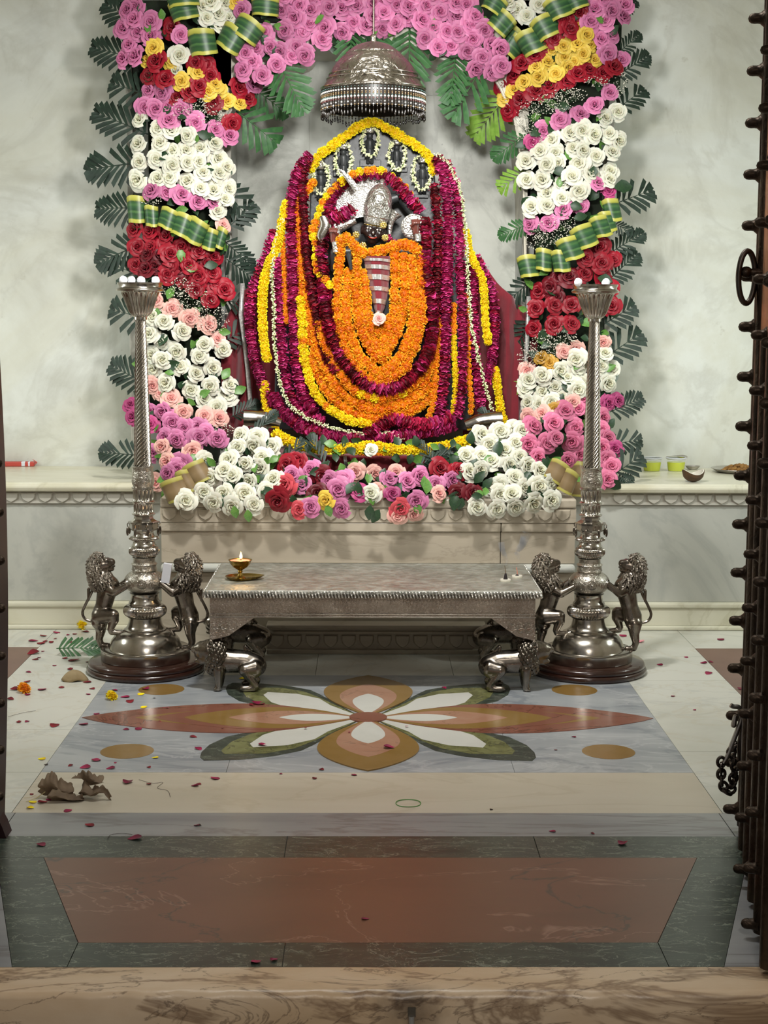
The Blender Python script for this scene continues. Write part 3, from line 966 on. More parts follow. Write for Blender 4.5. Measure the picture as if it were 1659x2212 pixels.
# ------------------------------------------------------------------ silver table
tx0, tx1 = -0.567, 0.603
TC = (tx0 + tx1) / 2
tab = thing('silver_table', 'low embossed silver table with lion legs in front of the platform', 'table', (TC, 5.58, 0))
hw = (tx1 - tx0) / 2
MB().span((-hw + .006, -.304, .347), (hw - .006, .296, .3615)).build('tabletop', 'silver_mat', tab, smooth=False, bevel=.003)
MB().span((-hw + .008, -.302, .335), (hw - .008, .294, .346)).build('top_core', 'silver_dark', tab, smooth=False)
m = MB()
N = 104
for i in range(N):
    x = -hw + (i + .5) * 2 * hw / N
    m.caps((x - .0025, -.309, .3555), (x + .0025, -.3125, .3385), .0042, .0036, 6)
for i in range(52):
    y = -.305 + (i + .5) * .6 / 52
    for s_ in (-1, 1):
        m.caps((s_ * (hw - .002), y - .002, .3555), (s_ * (hw + .001), y + .002, .3385), .0042, .0036, 6)
o = m.build('gadroon_edge', 'silver_bright', tab)
o['kind'] = 'stuff'
m = MB().span((-hw + .02, -.28, .266), (hw - .02, -.262, .336)).span((-hw + .02, .262, .266), (hw - .02, .28, .336)).span((-hw + .02, -.262, .266), (-hw + .038, .262, .336)).span((hw - .038, -.262, .266), (hw - .02, .262, .336))
m.build('apron', 'silver_frieze', tab, smooth=False)
MB().span((-hw + .017, -.2845, .262), (hw - .017, -.259, .2665)).span((-hw + .017, -.2825, .273), (hw - .017, -.28, .276)).build('apron_bead', 'silver', tab, smooth=False, bevel=.001)
for sx in (-1, 1):
    for sy in (-1, 1):
        pts = [(sx * (hw - .02), .262), (sx * (hw - .175), .262), (sx * (hw - .085), .197), (sx * (hw - .018), .180)]
        if sx < 0:
            pts = pts[::-1]
        br = MB().prism(pts, sy * .28 - .012 * (sy > 0) - (.003 if sy < 0 else 0), sy * .28 + .015 - .012 * (sy > 0), ax='y').build('bracket', 'silver_frieze', tab, smooth=False, bevel=.002)
        m = MB()
        for k in range(3):
            cx_, cz_ = sx * (hw - .045 - .028 * k), .248 - .001 * k
            m.tube([(cx_ + sx * (.006 + .0022 * j) * math.cos(j * .8), sy * .28 - sy * -.004 - (.003 if sy < 0 else -.003), cz_ - .012 + (.005 + .0018 * j) * math.sin(j * .8)) for j in range(9)], .0013, 5)
        for k in range(2):
            cx_, cz_ = sx * (hw - .042 - .026 * k), .216
            m.tube([(cx_ + sx * (.004 + .0018 * j) * math.cos(-j * .8), sy * .28 + sy * .004 - (.003 if sy < 0 else -.003), cz_ + (.003 + .0012 * j) * math.sin(-j * .8)) for j in range(8)], .0013, 5)
        m.build('scroll', 'silver', br)
        l = put(LION_C, 'lion_leg', tab, (sx * (hw - .047 + (.0 if sy < 0 else .012)), sy * .247, 0), scale=(-sx, 1, 1))
        put(LION_C_MANE, 'mane', l)
        put(LION_C_TAIL, 'tail', l)
        put(LION_C_EAR, 'ear', l)
        put(LION_C_MOUTH, 'mouth', l)
        MB().span((sx * (hw - .047) - .012, sy * .247 - .014, .16), (sx * (hw - .047) + .012, sy * .247 + .014, .27)).build('leg_block', 'silver_frieze', tab, smooth=False, bevel=.002)
# ------------------------------------------------------------------ flower meshes
def rose_mesh(name, mats, seed, opened=1.0):
    q = random.Random(seed)
    m = MB()
    NP = 19
    for i in range(NP):
        k = i / (NP - 1)
        a0 = i * 2.39996 + q.uniform(-.2, .2)
        RR = .13 + .87 * k ** 1.05
        H = .62 - .46 * k ** 1.6 + q.uniform(-.03, .03)
        half = 1.5 - .62 * k
        curl = (.03 + .20 * k ** 2) * opened
        ph = q.uniform(0, 6)
        nu, nv = 5, 4
        def fn(u, v):
            w = (u - .5) * 2
            sh = 1 - .35 * (abs(w) ** 3) * v
            th = a0 + w * half * (.55 + .45 * math.sin(min(1, v * 1.25) * PI / 2)) * (1 - .22 * v ** 3)
            rho = RR * (.30 + .66 * v ** (.55 + .5 * k)) + curl * v ** 4 + .035 * w
            z = -.38 * k + (H + .38 * k) * math.sin(v * (PI / 2 + .35 * k)) * sh - curl * .55 * v ** 5
            z += .035 * math.sin(ph + 3 * w) * v * k
            rho += .10 * k * max(0, 1 - abs(w) * 2.2) * v ** 5
            return (rho * math.cos(th), rho * math.sin(th), z)
        m.grid(fn, nu, nv, 0, lambda u, v: min(1.0, v * (.72 + .28 * k) * .9 + .1 * k))
    m.ball((0, 0, .3), (.13, .13, .3), 8, 5, 0)
    m.lathe([(.05, -.75), (.14, -.6), (.34, -.34), (.62, -.14), (.5, -.05)], seg=10, m=1, cap=False)
    for j in range(5):
        a = j * 2 * PI / 5 + .3
        d, t_ = V(math.cos(a), math.sin(a), 0), V(-math.sin(a), math.cos(a), 0)
        m.add([d * .3 - t_ * .16 + V(0, 0, -.35), d * .3 + t_ * .16 + V(0, 0, -.35), d * .95 + V(0, 0, -.42 + .1 * (j % 2))], [(0, 1, 2)], 1)
    return m.mesh(name, mats, True, 180)
ROSES = {}
for col in ('pink', 'rose', 'magenta', 'white', 'red', 'dark', 'yellow', 'gold', 'peach', 'coral'):
    ROSES[col] = [rose_mesh('rose', ['rose_' + col, 'leaf_dark'], sd, op) for sd, op in ((3, 1.0), (8, 1.25), (15, .8))]

def pom_mesh(mat, seed):                                  # marigold head
    q = random.Random(seed)
    m = MB()
    m.ball((0, 0, 0), (.72, .72, .6), 10, 6)
    m.t = [.15] * len(m.v)
    n = 96
    for i in range(n):
        zz = 1 - 2 * (i + .5) / n
        if zz < -.65:
            continue
        a = i * 2.39996 + q.uniform(-.2, .2)
        rr = math.sqrt(1 - zz * zz)
        d = V(rr * math.cos(a), rr * math.sin(a), zz)
        t_ = d.cross(V(q.uniform(-1, 1), q.uniform(-1, 1), q.uniform(-1, 1))).normalized()
        b = d.cross(t_)
        s = q.uniform(.9, 1.06)
        sq = V(1, 1, .82)
        def pt(v):
            return V(v.x * sq.x, v.y * sq.y, v.z * sq.z)
        vs = [pt(d * .55), pt(d * .84 * s + t_ * .17), pt(d * .84 * s - t_ * .17), pt(d * s + t_ * .19 + b * .09), pt(d * 1.03 * s + b * .02), pt(d * s - t_ * .19 + b * .09)]
        m.add(vs, [(0, 1, 4), (1, 3, 4), (0, 4, 2), (2, 4, 5)], 0, [.1, .45, .45, .95, 1, .95])
    return m.mesh('marigold', [mat], True, 60)
POM = {c: [pom_mesh('marigold_' + c, s) for s in (1, 2, 3)] for c in ('orange', 'rust', 'yellow')}

def bundle_mesh(mat, seed):                               # one whorl of rose petals threaded on a string (axis z)
    q = random.Random(seed)
    m = MB()
    for i in range(16):
        a = i * 2 * PI / 16 + q.uniform(-.25, .25)
        d, t_ = V(math.cos(a), math.sin(a), 0), V(-math.sin(a), math.cos(a), 0)
        L, w, up = q.uniform(.85, 1.12), q.uniform(.34, .5), q.uniform(-.55, .6)
        tw = q.uniform(-.25, .25)
        vs, ts = [], []
        for r_, ww, zz in ((.1, .5, 0), (.55, 1, .35), (.88, .95, .75), (1.0, .45, 1.0)):
            for sd in (-1, 0, 1):
                vs.append(d * (L * r_) + t_ * (w * ww * sd) + V(0, 0, up * zz + tw * sd * r_ - .13 * (1 - abs(sd)) * r_))
                ts.append(r_)
        fs = [(r * 3 + c, r * 3 + c + 1, r * 3 + c + 4, r * 3 + c + 3) for r in range(3) for c in range(2)]
        m.add(vs, fs, 0, ts)
    m.lathe([(.05, -.5), (.62, -.42), (.7, 0), (.62, .42), (.05, .5)], seg=10)
    m.t = m.t[:-50] + [.12] * 50
    return m.mesh('petal_whorl', [mat], True, 180)
WH = {c: [bundle_mesh('garland_' + c, s) for s in range(1, 5)] for c in ('magenta', 'crimson', 'dry')}

def leaf_mesh(mat, fold=.25, w=.34):
    m = MB()
    out = [(0, 0), (.2, .55), (.45, 1), (.7, .8), (.9, .35), (1, 0)]
    vs, fs = [], []
    for x, h in out:
        for s in (-1, 0, 1):
            vs.append(V(x, s * h * w, fold * abs(s) * h * .35 - .35 * x * x))
    for i in range(len(out) - 1):
        for j in range(2):
            fs.append((i * 3 + j, i * 3 + 3 + j, i * 3 + 4 + j, i * 3 + j + 1))
    return m.add(vs, fs).mesh('leaf', [mat], True, 180)
LEAF = [leaf_mesh('leaf_dark'), leaf_mesh('leaf_dark', .5, .4), leaf_mesh('leaf_light')]

def frond_mesh(seed, n, wid, mat, cutw=.85, droop=.18):   # palm frond, unit length along +x
    q = random.Random(seed)
    m = MB()
    def spine(t):
        return V(t, 0, -droop * t * t)
    m.tube([spine(i / 10) for i in range(11)], [.016 * (1 - .75 * i / 10) for i in range(11)], 6)
    for i in range(n):
        t = .06 + .9 * i / (n - 1)
        env = math.sin(PI * min(1, max(0, (t * .78 + .2)))) ** .6
        L = wid * env * 1.25 * q.uniform(.93, 1.05)
        for s in (-1, 1):
            if q.random() < .05:
                continue
            a = math.radians(62 - 36 * t + q.uniform(-4, 4))
            d = V(math.cos(a), s * math.sin(a), q.uniform(-.25, .02) - .1)
            nrm = V(-math.sin(a), s * math.cos(a), 0)
            w = .46 / n
            b = spine(t)
            vs = [b + nrm * w * .35, b - nrm * w * .35, b + d * L * .5 + nrm * w * cutw + V(0, 0, .012), b + d * L * .5 - nrm * w * cutw + V(0, 0, .012), b + d * L * .5,
                  b + d * L + nrm * w * .95 + V(0, 0, -.06 * L), b + d * L * .9 - nrm * w * .75 + V(0, 0, -.06 * L)]
            m.add(vs, [(0, 2, 4), (0, 4, 1), (1, 4, 3), (2, 5, 4), (4, 5, 6), (4, 6, 3)])
    return m.mesh('palm_frond', [mat], True, 180)
FR = {c: [frond_mesh(s, n, w_, 'palm_' + c) for s, n, w_ in ((1, 9, .42), (2, 10, .36), (3, 7, .46))] for c in ('dark', 'green', 'lime')}

def loop_mesh(seed, mat):                                 # folded ti leaf: width 1 along x, height 1 along y, bulging to +z
    q = random.Random(seed)
    m = MB()
    j = [q.uniform(-.04, .04) for _ in range(6)]
    def fn(u, v):
        th = (u - .5) * PI * 1.15
        return (.5 * math.sin(th) * (1 + .06 * (v - .5)), (v - .5) * (1 + .06 * math.cos(th * 2)) + j[int(u * 4.99)] * .5 + .03 * math.sin(u * 6), .42 * math.cos(th))
    m.grid(fn, 10, 12, 0, lambda u, v: v)
    return m.mesh('folded_leaf', [mat], True, 180)
TI = {c: [loop_mesh(s, c) for s in (1, 2, 3)] for c in ('ti_leaf', 'ti_leaf_brown')}

# ------------------------------------------------------------------ where the flowers sit
def Ycol(px, py):
    c = 392 if px < 803 else 1238
    base = 6.56 + .10 * min(1.4, abs(px - c) / 130) ** 2
    if py > 860:
        k = min(1, (py - 860) / 215)
        base = base * (1 - k) + (5.94 if 350 < px < 1240 else 6.3) * k
    return base
def Yarch(px, py):
    return 6.60
def Ybank(px, py):
    if py >= 1078:
        return 5.925
    return 6.22 - (6.22 - 5.95) * max(0, min(1, (py - 930) / 148))
def zone(px, py):
    if py > 905 and 462 < px < 1218:
        return 'bank'
    if py < 165 and 497 < px < 1098:
        return 'arch'
    return 'left' if px < 803 else 'right'
FL = {
    'arch': thing('rose_swag', 'swag of pink and white roses with folded leaves and palm fronds across the arch', 'flower swag', (0.012, 6.70, 2.42)),
    'left': thing('floral_display', 'tall column of roses and palm fronds on the left pilaster', 'flower column', (-0.81, 6.64, .62)),
    'right': thing('floral_display', 'tall column of roses and palm fronds on the right pilaster', 'flower column', (0.855, 6.64, .62)),
    'bank': thing('flower_bank', 'low bank of pink and white roses along the platform edge', 'flower bank', (0.012, 6.1, .6))}
YF = {'arch': Yarch, 'left': Ycol, 'right': Ycol, 'bank': Ybank}
def rel(z, p):
    return Vector(p) - FL[z].location
def face(dx=0.0, dz=0.0, spin=0.0):                       # +z axis turned to look out at the room
    d = V(dx, -1, dz).normalized()
    return d.to_track_quat('Z', 'Y').to_matrix() @ Matrix.Rotation(spin, 3, 'Z')

# flower foam behind the roses
def foam(z, px0, px1, py0, py1, y0, y1):
    a, b = P(px0, py0, y0), P(px1, py1, y0)
    MB().span((a.x, y0, b.z), (b.x, y1, a.z)).xf(Matrix.Translation(-FL[z].location)).build('foam_block', 'foam_dark', FL[z], smooth=False)
foam('left', 318, 462, 150, 480, 6.65, 6.76)
foam('left', 318, 475, 490, 880, 6.65, 6.76)
foam('left', 340, 470, 870, 1000, 6.6, 6.72)
foam('right', 1150, 1300, 170, 480, 6.65, 6.76)
foam('right', 1160, 1300, 490, 880, 6.65, 6.76)
foam('right', 1150, 1290, 870, 1000, 6.6, 6.72)
foam('left', 285, 500, 0, 190, 6.66, 6.75)
foam('right', 1100, 1340, 0, 190, 6.66, 6.75)
foam('arch', 500, 1098, -60, 50, 6.625, 6.655)
foam('bank', 480, 1190, 1022, 1052, 6.10, 6.19)

# roses: crop origin x, y, scale, then colour: positions in that crop
DATA = [
(180, 0, 3.318, {
 'pink': '320,75 385,45 300,195 375,150 485,155 385,245 485,260 340,325 705,250 290,420 380,410 1140,75 1420,75 1500,20 1560,30 1515,130 1625,170 1620,85 1450,225 1570,230 1300,245 1340,330 1225,340 1155,380 1270,385 1420,380 1215,440 1380,460 1145,505 1280,550 1215,610 1520,345 1595,390 1495,400 480,640 570,665 605,770 610,860 450,765 515,770 690,790 810,870 945,920 1040,980',
 'red': '640,190 530,440 465,545 590,580 760,660 830,610 800,460 870,480 665,690 1105,630 1170,700 940,725 1060,890 900,545 540,500',
 'yellow': '500,345 455,420 640,440 710,585 820,530 895,655 940,600 990,645 1035,715 1105,735 1105,15',
 'white': '840,45 920,20 1010,20 885,130 960,100 1050,120 970,190 1040,45 660,510 690,395 400,850 540,920 740,965 640,940 400,1035 545,1020 735,1070 850,1060 930,1040 640,1090 405,1160 525,1140 635,1185 745,1170 970,1140 835,1165 850,1240 540,1270 400,1285 960,1240 1030,1205 740,1310 630,1270 950,1300'}),
(600, 0, 3.318, {
 'pink': '170,30 40,60 255,70 125,130 365,60 450,60 560,50 250,170 55,230 330,210 170,235 320,280 130,330 190,390 100,400 35,385 680,20 750,20 850,30 940,45 670,115 755,95 930,120 545,170 460,225 635,195 760,205 850,185 1030,150 1060,50 1165,75 1115,200 1050,280 1280,130 1270,20 1360,40 1420,110 1380,180 1475,210 1290,240 1395,280 1515,315 1155,330 1240,330 1350,375 1465,415 1600,460 1600,350 1420,490 1520,525 1210,235 620,45 320,-20 420,-25 510,-20 800,-30 890,-30 980,-25 1100,-20 1190,-20 60,-20 160,-40 240,-10'}),
(1000, 0, 3.318, {
 'pink': '40,45 95,100 45,180 150,215 70,285 190,315 285,355 140,415 285,455 85,480 190,530 40,380 1010,20 935,65 1060,80 1140,120 1150,40 910,160 1005,155 985,280 1065,240 1110,270 1030,390 1140,430 1090,400 1045,660 1090,640 950,760 835,810 700,850 575,930 965,1310',
 'magenta': '490,1020',
 'white': '320,15 540,30 390,80 460,120 410,30 640,990 760,945 850,930 930,960 1020,850 1115,800 1040,960 560,1085 670,1085 785,1065 865,1075 950,1120 1070,1090 1120,1010 445,1160 600,1170 690,1170 840,1160 1040,1230 910,1240 790,1260 715,1310 575,1280 465,1280 1120,1100',
 'red': '740,150 830,90 680,220 520,400 420,465 360,540 590,320 280,610 410,715 330,790 515,650 620,610 740,570 825,540 890,500 990,520 1080,480 760,210 650,270',
 'yellow': '830,190 770,240 890,245 810,315 905,330 710,335 630,350 735,400 865,390 930,420 800,440 605,450 690,430 750,480 515,475 540,545 660,535 440,595 375,650 300,705'}),
(180, 380, 3.318, {
 'white': '400,40 535,25 740,70 840,90 935,105 1025,90 1020,175 495,1015 590,1045 700,1120 570,1185 480,1140 680,1260 865,1220 830,1290 1000,1230 500,1290 570,1310 950,260',
 'pink': '495,100 600,110 700,130 820,180 935,190',
 'peach': '1000,350 530,890 635,950 770,1025 885,1065 955,1180',
 'red': '375,385 480,400 590,430 490,510 590,490 700,500 400,520 825,550 940,580 625,560 390,640 620,650 765,630 610,700 730,745 835,710 930,690 810,820 945,780 1020,810 910,890 690,600 560,470 860,760 880,640',
 'dark': '460,660 530,650 470,570 560,570 690,680'}),
(180, 740, 3.318, {
 'white': '560,15 680,75 860,25 985,45 820,110 505,195 560,120 690,180 810,215 915,185 600,290 770,340 920,315 870,400 970,470 1035,380 1040,300 870,860 1120,660 1110,755 1245,690 1230,740 1365,745 1040,845 1165,860 1290,820 1280,910 1010,925 1065,955 1110,990 1375,975 1200,990 915,960 865,1070 1020,1100 1160,1090 1315,1070 930,1150 1070,1180 1215,1160 740,1140',
 'peach': '500,305 560,365 620,410 715,500 860,535 970,545 560,745 590,855 525,1000 785,780',
 'pink': '575,505 630,575 735,605 820,610 485,490 885,660 820,690 975,695 670,705 590,680 505,790 700,870 605,930 670,910',
 'magenta': '340,450 350,535 480,600'}),
(560, 740, 3.318, {
 'red': '200,880 270,860 145,1125 290,900 1290,910 1420,915',
 'dark': '425,1085 455,945 1420,1105 1520,1075',
 'coral': '200,1020 290,1200 1010,1185',
 'pink': '245,955 365,920 315,1020 515,990 570,1060 620,975 925,985 1060,1000 1060,940 1155,950 1260,1005 1385,980 360,1180 590,1195 1120,1130',
 'magenta': '715,1075 960,1080',
 'peach': '690,935 830,940 985,925 850,1060 1290,1095 990,1240 1115,1220',
 'yellow': '490,1120',
 'white': '790,1090 1490,805 1500,930 1590,920 1600,800 1600,660 1565,1180'}),
(1000, 380, 3.318, {
 'white': '470,20 580,30 710,50 800,20 900,10 600,130 710,160 835,110 490,230 600,220 1050,20 1020,1270 820,1310',
 'pink': '960,90 725,245 840,220 485,350 615,330',
 'magenta': '1050,120',
 'red': '990,510 880,590 1000,630 1070,600 860,710 540,830 1010,730 515,950 660,930 780,920 655,1060 775,1050 515,1100 1060,820 1060,940',
 'dark': '760,720 690,720 620,790 680,860 640,840',
 'peach': '725,1260 805,1235 1000,1190 1040,1170'}),
(1000, 740, 3.318, {
 'peach': '460,200 720,70 805,45 1000,30 780,435 580,510 460,530',
 'gold': '570,105 625,150 665,490',
 'white': '565,225 695,195 805,125 830,190 980,170 1050,190 460,260 565,345 660,310 815,330 440,340 465,425 715,400 545,445 635,420 860,290 750,260 1030,290 140,665 200,730 270,640 350,620 420,620 380,720 40,805 140,800 290,765 210,850 330,875 415,820 470,880 50,925 125,935 550,925 360,965 270,1030 440,1045 540,1020 620,1020 340,1080 270,1120 110,1180 250,1190 510,1150 630,1140 370,1180 200,1050',
 'rose': '850,400 640,570 730,500 820,480 855,490 500,610 815,600 610,710 670,690 470,735 785,700 820,750 535,825 755,840 830,810 990,530 1000,630 1040,690 1000,760 1020,840 1060,880 1030,980',
 'magenta': '1040,440 1115,420 1085,760',
 'red': '60,1075 20,1050'}),
]
placed = []
BIG = {'yellow': .9, 'gold': .8, 'peach': .93, 'magenta': .9, 'white': .98, 'red': 1.05, 'dark': 1.05}
for ox, oy, sc, cols in DATA:
    for col, s in cols.items():
        for tok in s.split():
            x, y = (float(v) for v in tok.split(','))
            px, py = ox + x / sc + R.uniform(-3, 3), oy + y / sc + R.uniform(-3, 3)
            if any((px - a) ** 2 + (py - b) ** 2 < 16 ** 2 for a, b in placed):
                continue
            placed.append((px, py))
            z = zone(px, py)
            p = P(px, py, YF[z](px, py) - R.uniform(0, .03))
            if z == 'bank' and py < 1078:
                p.z = max(p.z, .622)
            cxp = {'left': 392, 'right': 1238, 'arch': 803, 'bank': 803}[z]
            dx = max(-.7, min(.7, (px - cxp) / (260 if z in ('left', 'right') else 900))) + R.uniform(-.4, .4)
            dz = R.uniform(-.2, .45) + (-.25 if py > 1075 else .12 if z == 'bank' else 0) + (-.25 if z == 'arch' and py > 55 else 0)
            put(R.choice(ROSES[col]), 'rose', FL[z], rel(z, p), face(dx, dz, R.uniform(0, 6.28)), .0395 * BIG.get(col, 1) * R.uniform(.88, 1.12))

# leaves between the roses
LV = {'left': 200, 'right': 200, 'arch': 70, 'bank': 190}
BOX = {'left': (300, 490, 10, 1050), 'right': (1140, 1320, 10, 1050), 'arch': (500, 1098, 5, 100), 'bank': (475, 1195, 950, 1090)}
for z, n in LV.items():
    x0, x1, y0, y1 = BOX[z]
    for i in range(n):
        px, py = R.uniform(x0, x1), R.uniform(y0, y1)
        if z == 'arch' and abs(px - 803) > 130:
            py += 60 * R.random()
        Y = YF[z](px, py) + R.uniform(-.028, .03)
        p = P(px, py, Y)
        if z == 'bank':
            p.z = max(p.z, .62)
        put(R.choice(LEAF), 'leaf', FL[z], rel(z, p), face(R.uniform(-.7, .7), R.uniform(-.4, .7), R.uniform(0, 6.28)), R.uniform(.04, .062))
# leaves drooping over the front edge and a few that stand out beyond the roses
for px, py, L, ang, kind in ((505, 1092, .05, -80, 2), (705, 1090, .05, -70, 2), (655, 1075, .06, -20, 2), (800, 1090, .06, -95, 0), (820, 1100, .06, -120, 0), (860, 1085, .055, -60, 0), (1000, 1075, .05, -110, 0), (535, 1100, .05, -85, 2), (900, 1085, .05, -80, 2), (1325, 405, .085, 8, 0), (1290, 600, .07, -10, 0), (372, 512, .05, 70, 2), (372, 590, .05, 120, 2), (400, 580, .05, 0, 2), (440, 575, .06, 10, 0), (1165, 595, .06, 40, 2), (505, 850, .06, 30, 2), (480, 820, .06, 60, 2), (1240, 800, .05, 60, 2), (1328, 830, .07, 100, 0), (350, 1060, .05, -60, 2), (345, 855, .05, 10, 2)):
    z = zone(px, py)
    p = P(px, py, YF[z](px, py) - .035)
    put(LEAF[kind], 'leaf', FL[z], rel(z, p), face(0, .15, math.radians(ang)), L)

# palm fronds: base pixel, tip pixel, kind, colour
FRONDS = [
 (300, 130, 198, 98, 0, 'dark'), (300, 20, 236, -40, 1, 'dark'), (310, 60, 225, 5, 0, 'dark'), (318, 205, 240, 178, 2, 'dark'), (320, 290, 204, 240, 0, 'dark'), (318, 350, 184, 362, 1, 'dark'),
 (300, 450, 208, 446, 0, 'dark'), (312, 525, 206, 566, 1, 'dark'), (312, 600, 240, 568, 2, 'dark'), (322, 690, 240, 668, 2, 'dark'), (320, 830, 238, 790, 0, 'dark'), (312, 985, 214, 975, 1, 'dark'),
 (600, 130, 648, 225, 1, 'green'), (545, 190, 622, 242, 1, 'green'), (510, 240, 594, 302, 2, 'green'), (495, 490, 545, 440, 2, 'dark'), (485, 520, 545, 575, 1, 'dark'), (490, 560, 560, 610, 0, 'dark'), (480, 650, 545, 655, 2, 'dark'), (480, 740, 545, 700, 2, 'dark'),
 (490, 850, 552, 838, 2, 'dark'), (500, 900, 560, 870, 1, 'dark'), (530, 955, 595, 890, 1, 'dark'), (480, 400, 535, 470, 2, 'dark'),
 (757, 62, 762, 158, 1, 'green'), (815, 65, 818, 155, 2, 'green'), (885, 60, 884, 180, 1, 'green'), (985, 115, 975, 205, 1, 'green'), (1040, 150, 985, 232, 2, 'green'), (1100, 200, 1025, 290, 0, 'lime'), (1135, 290, 1066, 340, 1, 'green'),
 (1135, 370, 1080, 405, 2, 'lime'), (1140, 485, 1078, 508, 1, 'green'), (1155, 600, 1090, 655, 1, 'dark'), (1148, 690, 1100, 775, 1, 'dark'), (1140, 830, 1062, 812, 0, 'lime'),
 (1340, 30, 1378, 0, 1, 'dark'), (1335, 115, 1385, 70, 1, 'dark'), (1330, 165, 1405, 118, 1, 'dark'), (1335, 235, 1390, 190, 2, 'dark'), (1330, 440, 1408, 408, 2, 'dark'), (1322, 480, 1372, 505, 1, 'dark'), (1320, 545, 1392, 500, 1, 'dark'), (1315, 605, 1378, 545, 1, 'dark'),
 (1305, 700, 1370, 660, 2, 'dark'), (1310, 770, 1383, 720, 2, 'dark'), (1318, 890, 1388, 858, 0, 'dark'), (1315, 960, 1385, 950, 2, 'dark'), (1320, 1030, 1385, 985, 2, 'dark'), (1320, 1045, 1368, 1035, 0, 'dark'),
 (610, 1005, 650, 950, 2, 'dark'), (705, 1020, 672, 945, 2, 'dark'), (905, 1005, 985, 972, 1, 'dark'), (1085, 930, 1040, 885, 2, 'dark'), (940, 1005, 908, 955, 2, 'dark'), (1000, 1000, 940, 975, 2, 'dark')]
for bx, by, tx, ty, k, c in FRONDS:
    z = zone(bx, by)
    Y = YF[z](bx, by) + .02
    a, b = P(bx, by, Y), P(tx, ty, Y + (.03 if z != 'arch' else -.12))
    d = b - a
    L = d.length
    x = d.normalized()
    n = V(R.uniform(-.15, .15), -1, R.uniform(0, .3))
    y = n.cross(x).normalized()
    n = x.cross(y)
    put(FR[c][k], 'palm_frond', FL[z], rel(z, a), Matrix((x, y, n)).transposed(), (L, L * (.5 if z == 'bank' else R.uniform(.8, 1.05)), L))

# folded ti leaves: centre pixel, width, height, rotation, kind
LOOPS = [
 (395, -5, 60, 45, 10, 0), (398, 25, 52, 42, 18, 0), (438, 95, 52, 54, 12, 0), (500, 86, 50, 52, -28, 0), (535, 66, 56, 46, -30, 0), (573, 18, 52, 38, 0, 0),
 (1068, 12, 44, 36, -28, 0), (1083, 50, 46, 44, -38, 0), (1105, 85, 40, 44, -38, 0), (1150, 92, 52, 52, 30, 0), (1106, 100, 44, 44, -34, 0), (1180, 60, 50, 48, 30, 0), (1208, 18, 50, 46, 28, 0), (1245, 5, 42, 36, 25, 0),
 (296, 454, 36, 56, 4, 0), (328, 468, 26, 44, 4, 0), (364, 474, 36, 44, -16, 0), (394, 488, 38, 48, -18, 0), (422, 500, 42, 52, -22, 0), (453, 518, 28, 46, -10, 0), (476, 515, 22, 44, -16, 0),
 (1142, 576, 40, 46, 12, 0), (1175, 562, 32, 46, 0, 0), (1212, 565, 34, 46, 10, 0), (1232, 538, 44, 50, 24, 0), (1262, 512, 44, 50, 26, 0), (1298, 490, 36, 46, 22, 0), (1322, 455, 32, 48, 14, 0), (1312, 480, 30, 44, 18, 0),
 (378, 1058, 46, 50, 25, 1), (402, 1040, 26, 52, 30, 1), (426, 1022, 48, 48, 33, 1), (1205, 1020, 44, 46, -28, 1), (1226, 1040, 34, 50, -20, 1), (1246, 1020, 32, 46, 12, 1), (1248, 1052, 30, 40, 8, 1)]
for px, py, w_, h_, rot, kind in LOOPS:
    z = zone(px, py)
    Y = YF[z](px, py) - .03
    p = P(px, py, Y)
    s = Y / FPX
    put(R.choice(TI['ti_leaf_brown' if kind else 'ti_leaf']), 'folded_leaf', FL[z], rel(z, p), face(R.uniform(-.1, .1), .08, math.radians(rot)), (w_ * s * 1.12, h_ * s, w_ * s))

# baby's breath sprays
SPR = {'left': [(415, 235, 45, 30, 170), (460, 245, 30, 30, 110), (320, 430, 30, 16, 90), (380, 620, 40, 22, 170), (420, 650, 40, 28, 150), (455, 690, 40, 30, 150), (480, 930, 30, 16, 70), (445, 205, 20, 12, 40)],
       'right': [(1180, 225, 60, 22, 240), (1230, 205, 40, 16, 130), (1290, 175, 30, 12, 70), (1140, 260, 30, 30, 140), (1150, 300, 22, 18, 80), (1195, 500, 40, 30, 170), (1160, 520, 26, 24, 110), (1215, 480, 30, 20, 80), (1200, 730, 50, 20, 170), (1170, 750, 40, 28, 150), (1145, 770, 30, 24, 100), (1340, 180, 16, 26, 50)]}
for z, sp in SPR.items():
    for (px, py, rx, ry, n) in sp:
        m = MB()
        c = P(px, py + ry, YF[z](px, py) + .01)
        for i in range(n):
            a, r = R.uniform(0, 6.28), math.sqrt(R.random())
            x, y = px + rx * r * math.cos(a), py + ry * r * math.sin(a)
            p = P(x, y, YF[z](x, y) - R.uniform(.005, .045))
            s = R.uniform(.0016, .0034)
            m.ball(p, (s, s, s * .8), 5, 3)
            if i % 4 == 0:
                m.tube([c, (c + p) / 2 + V(0, -.008, 0), p], .0005, 3, 1)
        o = m.xf(Matrix.Translation(-FL[z].location)).build('babys_breath', ['breath', 'leaf_dark'], FL[z])
        o['kind'] = 'stuff'
